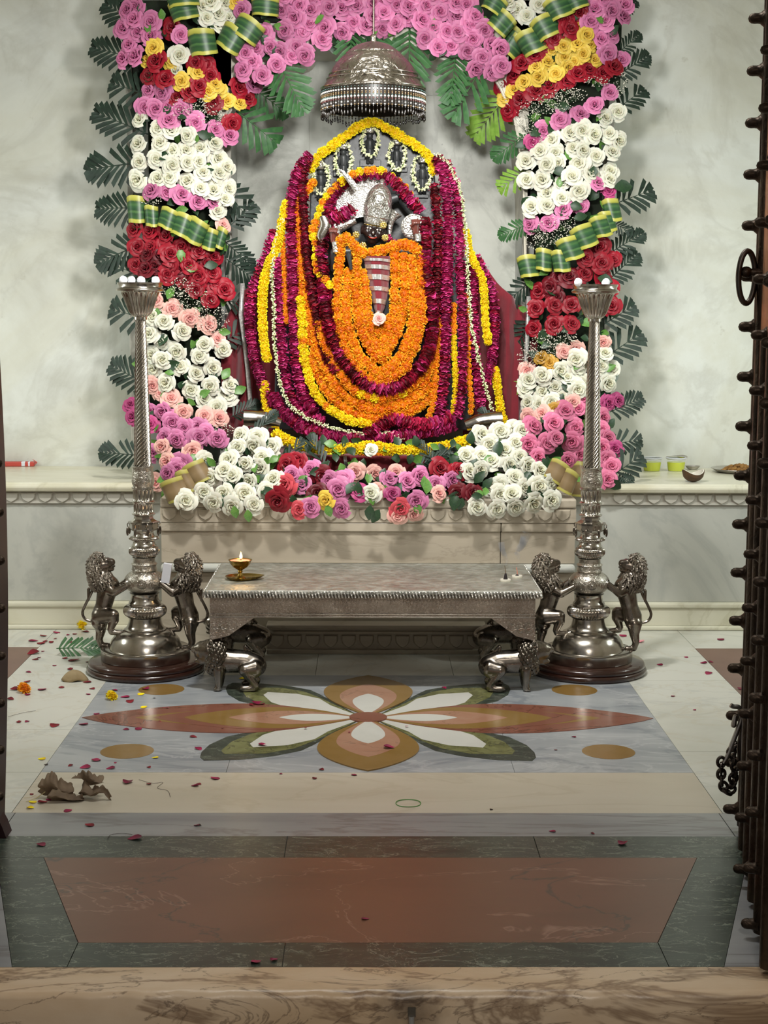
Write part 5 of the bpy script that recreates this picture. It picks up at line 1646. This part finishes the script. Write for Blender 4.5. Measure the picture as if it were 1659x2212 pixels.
for i, (px, py, w_, h_, txt) in enumerate(((693, 388, 17, 34, 'lowest relief figure on the left'), (742, 350, 17, 36, 'upper left relief figure'), (799, 308, 18, 32, 'topmost relief figure under the slab\'s point'), (858, 337, 18, 34, 'upper right relief figure'), (911, 375, 19, 38, 'lowest relief figure on the right'))):
    c = [(px + w_ * math.sin(a), py - h_ * .1 + h_ * (-math.cos(a)) * (1 if math.cos(a) > 0 else 1.0)) for a in [math.radians(x) for x in range(18, 345, 24)]]
    jasmine('white jasmine loop round the ' + txt, c, .0045, .0060, spread=.0105, Y=6.51)
for px, py, kind, lab in ((818, 689, 'peach', 'single pale pink rose at the tip of the red sash'), (801, 972, 'white', 'single white rose lying on the yellow foot garland')):
    p = P(px, py, Ys(px, py) - (.075 if py < 800 else .215))
    o = put(ROSES[kind][2], 'rose', None, p, face(.1, .3, 1), .026)
    tag(o, lab, 'rose')

# ------------------------------------------------------------------ hanging silver canopy
um = thing('hanging_canopy', 'silver dome canopy with a bead fringe hanging above the idol', 'canopy', (.018, 6.48, 2.105))
dome = [(.2095, .105), (.2125, .108), (.2105, .114), (.2, .128), (.192, .14), (.186, .15, 60, .004), (.182, .162, 60, .006), (.179, .167), (.176, .172), (.174, .176), (.166, .195), (.152, .215), (.134, .234), (.118, .248), (.113, .252), (.113, .256), (.106, .259), (.088, .274), (.064, .288), (.035, .297), (.012, .302), (.010, .318), (.014, .324), (.01, .33), (0, .331)]
MB().lathe(dome, seg=120, cap=False).build('dome', 'silver_dome', um, angle=50)
for z_, r_ in ((.150, .1905), (.168, .1815), (.117, .2135)):
    MB().tube([(r_ * math.cos(i * PI / 36), r_ * math.sin(i * PI / 36), z_ - (.004 if r_ > .2 else 0)) for i in range(72)], .0025, 6, closed=True).build('rib_ring', 'silver', um)
MB().tube([(0, 0, .325), (0, 0, 1.1)], .004, 8).build('chain_rod', 'silver_dark', um)
m = MB()
m.lathe([(.206, .105), (.206, .075), (.204, .05), (.2, .028)], seg=60, m=4, cap=False)
q = random.Random(9)
NS_ = 88
for i in range(NS_):
    a_ = 2 * PI * i / NS_
    x, y = .2115 * math.cos(a_), .2115 * math.sin(a_)
    drop = .018 * (1 + math.cos(a_ * 12)) * .35
    m.tube([(x, y, .106), (x, y, .02 - drop)], .0008, 4, 4)
    for k, (z_, s_, mi) in enumerate(((.098, .0022, 2), (.088, .0042, 0), (.078, .0034, 1), (.072, .0034, 1), (.066, .003, 2), (.06, .0046, 0), (.052, .0034, 3), (.046, .003, 4), (.040, .0036, 0 if i % 2 else 4), (.034, .003, 4), (.028, .0035, 1 if i % 3 else 0), (.021, .003, 4))):
        m.ball((x, y, z_), s_, 6, 4, mi)
    m.ball((x, y, .010 - drop), (.0036, .0036, .010), 6, 4, 4)
    if i % 3 == 0:
        m.ball((x * .98, y * .98, .004 - drop), (.0036, .0036, .010), 6, 4, 4)
o = m.build('bead_fringe', ['bead_white', 'bead_gold', 'bead_teal', 'bead_red', 'bead_dark'], um)
o['kind'] = 'stuff'
# ------------------------------------------------------------------ on the table
TZ = .3615
p = F(521, 1252, TZ)
tray = thing('brass_tray', 'small leaf-shaped brass tray under the oil lamp on the silver table', 'tray', (p.x + .003, p.y + .012, TZ))
m = MB()
prof = [(0, .0), (.048, .0005), (.055, .004), (.060, .0105), (.0615, .011), (.0585, .0095), (.054, .005), (.047, .0022), (0, .0018)]
m.lathe(prof, seg=48, cap=False)
m.v = [(x + (.018 * max(0, x / .06) ** 3 if x > 0 else 0), y * (1 - .25 * max(0, x / .06) ** 2), z + (.003 * max(0, x / .06))) for x, y, z in m.v]
m.build('dish', 'brass', tray, angle=60)
diya = thing('oil_lamp', 'lit brass oil lamp with pink wax standing in the brass tray', 'oil lamp', (p.x - .004, p.y + .012, TZ + .0018))
MB().lathe([(0, 0), (.020, 0), (.021, .003), (.014, .007), (.0075, .015), (.0065, .021), (.0095, .026), (.0075, .030), (.012, .034), (.0255, .042), (.036, .054), (.0405, .066), (.043, .0675), (.0425, .069), (.039, .068), (.030, .054), (0, .047)], seg=40, cap=False).build('bowl', 'brass', diya, angle=40)
MB().lathe([(0, .068), (.02, .0675), (.0385, .0655), (.036, .06)], seg=28, cap=False).build('wax', 'wax_pink', diya)
MB().tube([(.003, -.004, .066), (.003, -.004, .074)], .0016, 6).build('wick', 'incense', diya)
MB().lathe([(.0005, 0), (.004, .003), (.0056, .008), (.0046, .014), (.0024, .02), (.0002, .0265)], c=(.003, -.004, .072), seg=12, cap=False).build('flame', 'flame', diya)
fl = bpy.data.lights.new('flame_light', 'POINT')
fl.energy, fl.color, fl.shadow_soft_size = .25, (1, .6, .25), .01
fo = bpy.data.objects.new('flame_light', fl)
COL.objects.link(fo)
fo.location = (p.x, p.y + .008, TZ + .105)
fo['kind'] = 'helper'
for k, (px, py, lab, tall) in enumerate(((1092, 1252, 'white incense holder nearer the table edge, tall burning cone in it', 1), (1117, 1244, 'white incense holder farther back, burnt down stick in it', 0))):
    p = F(px, py + 4, TZ)
    t = thing('incense_holder', lab, 'incense holder', (p.x, p.y, TZ), 0, 'incense holders on the silver table')
    MB().lathe([(0, 0), (.0185, 0), (.0195, .002), (.0195, .0075), (.0185, .009), (.012, .0085), (0, .0075)], seg=28, cap=False).build('disc', 'ash_white', t)
    if tall:
        MB().lathe([(0, .007), (.0085, .008), (.0065, .014), (.005, .022), (.0035, .028), (.0012, .031)], seg=14, cap=False).build('cone', 'incense', t)
        MB().tube([(0, 0, .028), (-.001, 0, .042), (-.004, 0, .058)], [.002, .0016, .001], 6).build('stick', 'dry_leaf', t)
    else:
        MB().lathe([(0, .007), (.007, .0085), (.004, .012), (0, .0125)], seg=14, cap=False).build('ash', 'incense', t)
        MB().tube([(.001, 0, .010), (0, 0, .024), (-.003, 0, .038)], .0017, 6).build('stick', 'wax_pink', t)
    w_ = MB()
    pts = [V(-.003, 0, .056 if tall else .036), V(.004, .004, .075), V(-.004, .008, .095), V(-.013 + .03 * k, .012, .118), V(-.016 + .05 * k, .016, .145 + .02 * k)]
    w_.tube(spline(pts, .006), [.0035 + .0007 * i for i in range(len(spline(pts, .006)))], 10)
    w_ = w_.xf(Matrix.Translation((p.x, p.y, TZ))).build('smoke_wisp', 'smoke')
    tag(w_, 'thin pale smoke rising from the incense ' + ('cone nearer the table edge' if tall else 'stick farther back'), 'smoke', None, 'stuff')

# small things on the lamp base and the ledges
p = P(360, 1238, 5.585)
bx = thing('white_box', 'small plain white box wedged beside the lion right of the left lamp', 'box', p, 0)
MB().box((0, 0, 0), (.031, .02, .072), rot=(0, .16, 0)).build('sleeve', 'paper_white', bx, smooth=False, bevel=.001)
p = F(35, 1006, .617)
pk = thing('red_packet', 'slim red packet with white label bands lying on the left ledge', 'packet', (p.x, p.y - .03, .617), .05)
MB().span((-.14, -.017, 0), (.09, .017, .022)).build('pouch', 'plastic_red', pk, smooth=False, bevel=.005)
MB().span((.03, -.0178, .0005), (.052, .0178, .0228)).span((.06, -.0178, .0005), (.074, .0178, .0228)).build('label_band', 'paper_white', pk, smooth=False, bevel=.005)
MB().tube([(.09, 0, .011), (.1, 0, .017), (.083, -.005, .032)], [.006, .004, .001], 8).build('twist', 'plastic_red', pk)
for k, (px, lab) in enumerate(((1408, 'clear tub of yellow ghee next to the palm fronds on the right ledge'), (1460, 'clear tub of yellow ghee with a spoon across it, behind the coconut'))):
    p = F(px, 1017, .617)
    t = thing('ghee_tub', lab, 'tub', (p.x, p.y, .617), 0, 'ghee tubs on the right ledge')
    MB().lathe([(0, .001), (.034, .001), (.036, .004), (.0405, .04), (.0, .04)], seg=32, cap=False).build('ghee', 'oil_yellow', t)
    MB().lathe([(.0345, 0), (.0365, .003), (.0425, .053), (.0455, .056), (.0455, .0585), (.043, .0585), (.041, .054), (.0352, .004)], seg=32, cap=False).build('cup', 'plastic_clear', t)
    MB().lathe([(.0405, .052), (.046, .0555), (.0465, .0595), (.041, .0605), (.0395, .058)], seg=32, cap=False).build('rim', 'paper_white', t)
    if k:
        MB().tube([(-.045, 0, .064), (0, .005, .066), (.03, .01, .064), (.052, .012, .062)], [.002, .0025, .008, .004], 8).build('spoon', 'steel_bright', t)
p = F(1497, 1041, .617)
t = thing('coconut_half', 'half coconut shell with white flesh tipped on the right ledge', 'coconut', (p.x, p.y, .617), .2)
R1 = .047
shell = MB().lathe([(R1 * math.sin(a), R1 * (1 - math.cos(a)) * .9) for a in [i * PI / 2 / 10 for i in range(11)]] + [(R1 * .97, R1 * .9), (R1 * .93, R1 * .9)], seg=32, cap=False)
wave = lambda v: (v[0], v[1], v[2] + (.010 * math.cos(2 * math.atan2(v[1], v[0])) if v[2] > .025 else 0))
shell.v = [wave(v) for v in shell.v]
shell.build('shell', 'coconut_shell', t)
fl_ = MB().lathe([(R1 * .95, R1 * .91)] + [(R1 * .86 * math.sin(a), R1 * (1 - .86 * math.cos(a)) * .92) for a in [PI / 2 - i * PI / 2 / 8 for i in range(9)]], seg=32, cap=False)
fl_.v = [wave(v) for v in fl_.v]
fl_.build('flesh', 'coconut_meat', t)
p = F(1496, 1014, .617)
t = thing('steel_bowl', 'tiny steel bowl behind the half coconut', 'bowl', (p.x, p.y, .617))
MB().lathe([(0, 0), (.018, 0), (.028, .008), (.034, .016), (.036, .0165), (.033, .0165), (.026, .008), (0, .004)], seg=28, cap=False).build('body', 'steel_bright', t)
p = F(1592, 1020, .617)
t = thing('steel_plate', 'round steel plate with brown food at the right end of the ledge', 'plate', (p.x + .02, p.y + .0, .617))
MB().lathe([(0, .002), (.105, .002), (.115, .006), (.132, .0165), (.1345, .017), (.134, .0185), (.116, .0085), (.105, .0045), (0, .0045)], seg=56, cap=False).build('dish', 'steel_bright', t)
m = MB()
q = random.Random(6)
for i in range(160):
    r, a = .075 * math.sqrt(q.random()), q.uniform(0, 6.28)
    h = .03 * (1 - (r / .08) ** 2)
    m.ball((r * math.cos(a) - .01, r * .8 * math.sin(a), .622 - .617 + h * q.uniform(.6, 1)), (q.uniform(.006, .012), q.uniform(.006, .011), q.uniform(.005, .008)), 6, 4)
o = m.xf(Matrix.Translation((p.x + .02, p.y, .617))).build('crumbled_sweet', 'food')
tag(o, 'heap of crumbled brown sweet on the steel plate', 'food', None, 'stuff')

# ------------------------------------------------------------------ on the floor
def petal_shape(seed):
    q = random.Random(seed)
    m = MB()
    b = q.uniform(.25, .6)
    def fn(u, v):
        x = (u - .5) * 2
        y = (v - .5) * 2
        w_ = .78 * (1 - .45 * y) * math.sqrt(max(0, 1 - y * y * .92)) + .02
        return (x * w_, y, b * (x * w_) ** 2 * .9 + .3 * b * y * y + .02)
    m.grid(fn, 5, 5, 0, lambda u, v: .3 + .7 * v)
    return m
PT = {c: [petal_shape(s).mesh('petal', [c], True, 180) for s in (1, 2, 3)] for c in ('fallen_petal', 'fallen_pink', 'garland_dry', 'marigold_yellow', 'debris')}
for k_ in PT:
    for me in PT[k_]:
        me.name = 'petal'
def drop(px, py, c, size, lab, grp, nm='fallen_petal', cat='petal'):
    z = .0058 if (620 < px < 1000 and 1470 < py < 1660) else .0045 if (XL < F(px, py).x < XR and 4.33 < F(px, py).y < 5.5) else .0005
    z = .0005 if z < .0058 else z
    p = F(px, py, z)
    f_ = p.y / FPX * size / 2
    o = put(R.choice(PT[c]), nm, None, (p.x, p.y, z), (R.uniform(-.15, .15), R.uniform(-.15, .15), R.uniform(0, 6.28)), f_ * R.uniform(.9, 1.15))
    tag(o, lab, cat, grp)
FELL = []
def scatter(txt, dat, cols, surf, grp):
    for i, t_ in enumerate(txt.split()):
        x, y, w_ = (float(v) for v in t_.split(','))
        FELL.append((x, y, w_, dat or cols[i % len(cols)], surf, grp))
scatter('80,1350,16 128,1347,22 103,1358,18 121,1367,18 150,1358,12 94,1374,16 72,1385,20 90,1390,20 119,1380,10 150,1388,14 98,1386,16 72,1412,26 92,1407,8 76,1425,14 141,1422,14 117,1438,10 160,1427,22 152,1446,16 62,1452,14 188,1474,20 58,1473,18 92,1490,18 133,1485,16 32,1490,20 59,1501,14 23,1511,16 41,1560,12 58,1559,12 117,1568,22 200,1488,14 147,1372,10 162,1370,10 185,1365,18 104,1349,12 110,1388,12 190,1430,14 84,1421,10 60,1347,12', None, ['fallen_petal', 'garland_dry', 'garland_dry'], 'white tiles', 'petals on the white tiles at the left')
scatter('248,1491,16 270,1506,18 281,1516,18 208,1543,16 180,1565,22 242,1554,10 272,1576,16 300,1575,18 345,1560,10 350,1548,14 359,1530,14 418,1592,18 429,1618,20 208,1642,22 152,1654,14 184,1658,26 239,1660,22 322,1658,12 249,1648,8 316,1489,18 502,1546,14 570,1610,24 840,1615,22 695,1663,12 480,1574,10 559,1520,30 548,1524,22 879,1569,8 1240,1592,12 1200,1620,8 754,1582,6 960,1486,12 660,1572,8 190,1500,10', None, ['fallen_petal', 'fallen_petal', 'garland_dry'], 'inlaid panel', 'petals on the inlaid panel')
scatter('1345,1374,18 1520,1433,16 1530,1455,18 1556,1382,16 1535,1430,12 1600,1488,16 1453,1504,12 1425,1437,14 1500,1534,8 1482,1420,10', None, ['fallen_petal'], 'white tiles', 'petals on the white tiles at the right')
scatter('275,1691,24 322,1694,14 421,1698,18 430,1694,14 464,1682,20 680,1682,12 765,1674,14 92,1734,22 108,1728,16 68,1716,10 147,1752,20 193,1783,20 424,1783,14 1060,1748,6 1193,1796,16 1280,1801,10 607,1672,8', None, ['fallen_petal', 'garland_dry'], 'pale strip', 'petals on the beige and grey strips')
scatter('291,1811,30 90,1825,24 1344,1823,28 789,1985,18 551,2078,24 592,2074,16', None, ['fallen_petal'], 'doorway stone', 'petals on the doorway stone')
MARKS = [(100, 1300, 'the left ledge'), (168, 1405, 'the green palm leaf'), (158, 1463, 'the pale leaf cup'), (310, 1450, 'the left lamp base'), (52, 1487, 'the orange marigold'), (241, 1502, 'the yellow marigold'), (277, 1622, 'the lower left ochre disc'),
         (350, 1488, 'the upper left ochre disc'), (165, 1700, 'the crumpled dry leaf'), (797, 1548, 'the flower centre'), (560, 1605, 'the front left green petal'), (560, 1500, 'the back left green petal'), (1035, 1605, 'the front right green petal'), (1316, 1625, 'the lower right ochre disc'),
         (1281, 1450, 'the right lamp base'), (882, 1736, 'the green rubber band'), (1580, 1620, 'the iron chain'), (10, 1760, 'the left door foot'), (800, 2100, 'the doorstep'), (420, 1550, 'the left red stone leaf'), (1200, 1550, 'the right red stone leaf')]
ORD = ['nearest', 'second', 'third', 'fourth', 'fifth', 'sixth', 'seventh', 'eighth', 'ninth', 'tenth', 'eleventh', 'twelfth', 'thirteenth', 'fourteenth', 'fifteenth']
SETS = {}
for q_ in FELL:
    x, y = q_[0], q_[1]
    k_ = min(MARKS, key=lambda m_: (m_[0] - x) ** 2 + ((m_[1] - y) * 2.2) ** 2)
    dx, dy = x - k_[0], (y - k_[1]) * 2.2
    d_ = ('right of' if dx > 0 else 'left of') if abs(dx) > abs(dy) else ('in front of' if dy > 0 else 'behind')
    SETS.setdefault((q_[4], d_, k_[2]), []).append((dx * dx + dy * dy, q_))
for (surf, d_, nm_), its in SETS.items():
    its.sort(key=lambda e: e[0])
    for n_, (_, q_) in enumerate(its):
        col_ = 'dark red' if q_[3] == 'garland_dry' else 'crimson'
        lab_ = '%s petal on the %s, %s%s %s' % (col_, surf, '' if len(its) == 1 else ORD[n_] + ' ', d_, nm_)
        drop(q_[0], q_[1], q_[3], q_[2], lab_, q_[5])
drop(1384, 1387, 'fallen_pink', 20, 'pale pink petal on the white tiles beside the right lamp', None)
for px, py, lab in ((525, 1466, 'yellow marigold petals by the left table lion\'s hind paw'), (305, 1500, 'tiny yellow marigold petal left of the ochre disc'), (310, 1528, 'yellow marigold petal on the red stone leaf of the inlay'), (90, 1640, 'yellow marigold petal on the left white tile near the panel corner'), (335, 1637, 'yellow marigold petal below the lower left ochre disc'), (38, 1352, 'yellow marigold petal at the foot of the left ledge')):
    drop(px, py, 'marigold_yellow', 16, lab, None, 'marigold_petal')
for px, py, w_, lab in ((430, 1783, 14, 'dark scrap on the grey strip'), (430, 1440, 8, 'dark speck under the table lion'), (1061, 1749, 8, 'dark speck on the beige strip'), (1010, 1554, 8, 'dark scrap on the white inlaid petal'), (333, 1508, 6, 'tiny dark speck on the grey panel beside the yellow head'), (100, 1652, 10, 'dark scrap on the white tile above the dry leaf')):
    drop(px, py, 'debris', w_, lab, None, 'floor_scrap', 'scrap')
for px, py, c, s, lab in ((241, 1502, 'yellow', .021, 'yellow marigold head lying on the grey inlaid panel'), (52, 1487, 'orange', .024, 'orange marigold head lying on the left white tiles'), (178, 1350, 'yellow', .024, 'yellow marigold head lying at the foot of the left ledge')):
    p = F(px, py + 9)
    o = put(POM[c][0], 'loose_marigold', None, (p.x, p.y, s * .62), (.5, .2, 1), s)
    tag(o, lab, 'marigold')
# fern leaf beside the left lamp
p = F(168, 1420)
fr = put(FR['green'][1], 'fallen_frond', None, (p.x - .085, p.y + .02, .03), (.9, -.05, .1), .16)
tag(fr, 'cut green palm leaf lying beside the left lamp base', 'leaf')
# leaf bowl
p = F(158, 1472)
m = MB()
def bowl(u, v):
    a, r = 2 * PI * u, v
    rr = .046 * r * (1 + .08 * math.cos(3 * a) + .05 * math.cos(5 * a + 1))
    return (rr * math.cos(a), rr * math.sin(a) * .8, .034 * (1 - r ** 2.2) + .004 * math.sin(4 * a) * r)
m.grid(bowl, 28, 8)
o = m.build('leaf_bowl', 'dry_bowl', None, (p.x, p.y + .02, .002))
o.modifiers.new('t', 'SOLIDIFY').thickness = .0012
tag(o, 'pale dried leaf cup upside down at the left lamp base', 'leaf cup')
# crumpled dry leaf
q = random.Random(21)
def crumple(name, cpx, x0, x1, prof, seed):
    m = MB()
    q = random.Random(seed)
    f1, f2, f3 = (q.uniform(0, 6) for _ in range(3))
    n = len(prof)
    jg = [q.uniform(-.012, .010) for _ in range(30)]
    jg = [(jg[i] + 2 * jg[i + 1] + jg[i + 2]) / 4 for i in range(28)]
    def fn(u, v):
        i = min(n - 2, int(u * (n - 1)))
        f_ = u * (n - 1) - i
        a = [prof[i][k] + (prof[i + 1][k] - prof[i][k]) * f_ for k in range(4)]
        z = a[2] + (a[3] - a[2]) * v
        y = a[1] - .02 * math.sin(v * PI) + .011 * math.sin(6 * u + f1) * v + .007 * math.sin(7 * v + 4 * u + f2)
        return (a[0] + .004 * math.sin(7 * v + f3), y, z + jg[int(u * 26)] * v ** 3)
    m.grid(fn, 26, 10)
    return m
p = F(165, 1722)
dl = thing('dry_leaf', 'crumpled brown dry leaf lying on the beige strip at the left', 'dry leaf', (p.x, p.y, .0))
s = p.y / FPX
def sh(rows):
    return [((x - 165) * s, y, zb * s, zt * s) for x, y, zb, zt in rows]
for rows, sd in (([(84, .0, 14, 32), (98, .0, 4, 46), (112, .005, 1, 60), (128, .0, 0, 46), (146, -.005, 0, 44), (160, .0, 8, 34)], 1),
                 ([(112, -.03, 0, 22), (135, -.035, 0, 30), (155, -.03, 0, 16), (178, -.02, 0, 16), (184, -.015, 2, 10)], 2),
                 ([(156, .03, 38, 44), (175, .03, 36, 54), (190, .025, 22, 56), (205, .02, 24, 48), (222, .01, 30, 38)], 3),
                 ([(175, .0, 2, 30), (188, -.005, 4, 36), (205, -.01, 4, 26), (218, -.012, 14, 32), (232, -.01, 14, 28), (244, -.02, 0, 14)], 4)):
    o = crumple('fold', 0, 0, 0, sh(rows), sd).build('leaf_fold', 'dry_leaf', dl)
    o.modifiers.new('t', 'SOLIDIFY').thickness = .0008
MB().tube([V((98 - 165) * s, -.01, .018), V((80 - 165) * s, -.02, .004), V((62 - 165) * s, -.05, .003)], [.0015, .0012, .0008], 6).build('stalk', 'straw', dl)
for pts, lab in (([(300, 1684), (330, 1692), (352, 1690), (340, 1702), (362, 1708), (368, 1722)], 'thin dry fibre curling right of the crumpled leaf'), ([(52, 1724), (66, 1722), (80, 1716)], 'thin straw left of the crumpled leaf'), ([(18, 1548), (48, 1540), (78, 1535)], 'long thin fibre on the left white tiles'), ([(232, 1812), (240, 1803), (265, 1800), (288, 1803)], 'fine dark fibre on the green band near a petal')):
    m = MB().tube(spline([F(x, y, .0015) for x, y in pts], .006), .0005, 5)
    c = F(*pts[0])
    o = m.xf(Matrix.Translation(-c)).build('fibre', 'straw' if 'straw' in lab else 'debris', None, c)
    tag(o, lab, 'fibre')
for px, py, lab in ((70, 1733, 'small withered yellow petal before the crumpled leaf'), (66, 1746, 'second withered yellow petal at the joint before the crumpled leaf')):
    drop(px, py, 'marigold_yellow', 18, lab, None, 'withered_petal')
# rubber band
c = F(882, 1736)
o = MB().tube([(.0335 * math.cos(i * PI / 20), .033 * math.sin(i * PI / 20) * 1.0, .0014 + .0006 * math.sin(3 * i * PI / 20)) for i in range(40)], .0012, 6, closed=True).build('rubber_band', 'rubber_green', None, (c.x, c.y, .0))
tag(o, 'thin green rubber band lying on the beige strip', 'rubber band')

# ------------------------------------------------------------------ door leaves
def bx(x, y, z):
    return V(x, y, z)
def door_leaf(n, hinge, free, mats, bow, zt):
    hx, hy = hinge
    fx, fy = free
    d = struct(MB().build('door_%d' % n, mats[0])) if False else None
    dirv = V(fx - hx, fy - hy, 0)
    L = dirv.length
    dirv.normalize()
    nrm = V(-dirv.y, dirv.x, 0)
    return dirv, nrm, L
# right leaf, dark studded bronze over wood
h_, f_ = V(.806, 2.93, 0), V(.966, 3.84, 0)
dv = (f_ - h_).normalized()
L = (f_ - h_).length
nv = V(-dv.y, dv.x, 0)                                   # towards the room's middle (-x)
if nv.x > 0:
    nv = -nv
def DR(u, o_, z):                                        # along the leaf, out of its face, height
    return h_ + dv * u + nv * o_ + V(0, 0, z)
def leafbox(m, u0, u1, o0, o1, z0, z1, mi=0):
    vs = [DR(u, o_, z) for u in (u0, u1) for o_ in (o0, o1) for z in (z0, z1)]
    return m.add(vs, [(0, 1, 3, 2), (4, 6, 7, 5), (0, 4, 5, 1), (2, 3, 7, 6), (0, 2, 6, 4), (1, 5, 7, 3)], mi)
d2 = struct(leafbox(MB(), 0, L, -.045, 0, .012, 2.5).build('door_2', 'door_bronze', smooth=False))
d2['label'] = 'dark bronze door leaf with rows of domed studs and ribs'
leafbox(MB(), .03, L - .035, .0, .006, 1.27, 2.5).build('copper_panel', 'door_copper', d2, smooth=False)
for u in (.02, .2, .38, .56, .72, .84, L - .025):
    m = MB()
    m.tube([DR(u, .004, .015), DR(u, .004, 2.5 if u > L - .1 else 1.25)], .022 if u < L - .1 else .014, 10)
    m.build('rib', 'door_bronze', d2)
m = MB()
for i in range(240):
    m.ball(DR(L - .004, .014, .02 + i * .0104), (.0025, .004, .0028), 6, 4)
o = m.build('bead_edge', 'door_bronze', d2)
o['kind'] = 'stuff'
m = MB().lathe([(.022, 0), (.018, .005), (.0135, .010), (.0125, .016), (.0128, .024), (.0115, .031), (.0075, .0365), (0, .039)], seg=16, cap=False)
stud_me = m.mesh('stud', 'door_bronze')
rotm = nv.to_track_quat('Z', 'Y').to_matrix()
for zi in range(19):
    z = .06 + zi * .122
    for u in (L - .03, .5, .2):
        zz = z - (L - u) * .04
        put(stud_me, 'stud', d2, DR(u, .016, zz), rotm, 1.0 if u > L - .1 else .9)
rc = DR(L - .09, .03, P(1635, 600, 3.8).z)
ring = thing('door_ring', 'oval iron ring handle hanging on the right door leaf', 'door ring', rc)
ov = []
for i in range(40):
    a_ = 2 * PI * i / 40
    ov.append((nv * .9 - dv * .43) * (.022 * math.cos(a_)) + nv * .012 + V(0, 0, .062 * math.sin(a_)))
MB().tube(ov, .007, 10, closed=True).build('ring', 'iron', ring)
MB().ball(nv * .014 + V(0, 0, .012), (.016, .014, .014), 12, 8).caps(nv * -.03 + V(0, 0, .012), nv * .02 + V(0, 0, .012), .009, .009, 10).build('boss', 'door_bronze', ring)
# chain with hook
top_ = P(1597, 1590, 3.80)
ch = thing('door_chain', 'dark iron chain with a silver hook hanging from the right door leaf', 'chain', top_)
def cp_(px, py, Y=3.78):
    return P(px, py, Y) - top_
m = MB()
m.tube(spline([cp_(x, y) for x, y in ((1578, 1523), (1584, 1526), (1596, 1528), (1602, 1540), (1601, 1556), (1592, 1580), (1582, 1606), (1571, 1634), (1562, 1650))], .004), [.006] * 3 + [.0062] * 60, 10)
m.build('hook', 'steel_bright', ch)
MB().caps(cp_(1588, 1548), cp_(1585, 1566), .006, .0075, 8).build('latch', 'steel_bright', ch)
MB().tube(spline([cp_(x, y, 3.80) for x, y in ((1601, 1545), (1603, 1580), (1598, 1612), (1600, 1640))], .006), .0085, 10).build('strap', 'iron', ch)
links = [(1558, 1646, 0, 0), (1558, 1659, 1, 0), (1558, 1672, 0, 0), (1559, 1686, 1, 6), (1563, 1699, 0, 24), (1570, 1710, 1, 60), (1578, 1706, 0, 110), (1583, 1693, 1, 150), (1584, 1681, 0, 170), (1587, 1668, 1, 165), (1588, 1655, 0, 175), (1583, 1640, 1, 170), (1580, 1625, 0, 175), (1584, 1612, 1, 160)]
for px, py, edge, rot in links:
    m = MB()
    a_ = math.radians(rot)
    loop = []
    for i in range(20):
        t_ = 2 * PI * i / 20
        x, z = .0095 * math.cos(t_), .0125 * math.sin(t_)
        if edge:
            v = V(.002 * math.cos(t_), .0095 * math.cos(t_), z)
        else:
            v = V(x, 0, z)
        v = Matrix.Rotation(-a_, 3, 'Y') @ v
        loop.append(v + cp_(px, py))
    m.tube(loop, .0043, 8, closed=True)
    m.build('link', 'iron', ch)
# left leaf: dark maroon wood with bronze studs, seen almost edge on
h2, f2 = V(-.90, 2.93, 0), V(-.925, 3.84, 0)
def edge_x(z):                                           # the warped free edge follows the height
    return .028 * math.sin(PI * min(1, max(0, (z - .02) / 1.75))) - .02 * max(0, z - .55) * .35
m = MB()
NZ = 40
vs, fs = [], []
for i in range(NZ + 1):
    z = .03 + 2.45 * i / NZ
    o_ = edge_x(z)
    vs += [V(h2.x, h2.y, z), V(f2.x + o_, f2.y, z), V(f2.x + o_ - .05, f2.y + .004, z), V(h2.x - .05, h2.y, z)]
for i in range(NZ):
    for k in range(4):
        a_, b_ = i * 4 + k, i * 4 + (k + 1) % 4
        fs.append((a_, b_, b_ + 4, a_ + 4))
fs += [(0, 3, 2, 1), (NZ * 4, NZ * 4 + 1, NZ * 4 + 2, NZ * 4 + 3)]
m.add(vs, fs)
d1 = struct(m.build('door_1', 'maroon_wood', angle=40))
d1['label'] = 'dark maroon door leaf with a row of domed bronze studs'
for i in range(16):
    z = .12 + i * .118
    o_ = edge_x(z)
    put(stud_me, 'stud', d1, (f2.x + o_ * .9 - .012, f2.y - .11, z), V(1, -.25, 0).to_track_quat('Z', 'Y').to_matrix(), .95)
foot = MB()
foot.prism([(-.06, 0.0), (.022, 0.0), (.012, .03), (-.004, .062), (-.06, .07)], -.05, .012, ax='y')
foot.build('foot_shoe', 'maroon_wood', d1, V(f2.x, f2.y - .03, .0), smooth=False)
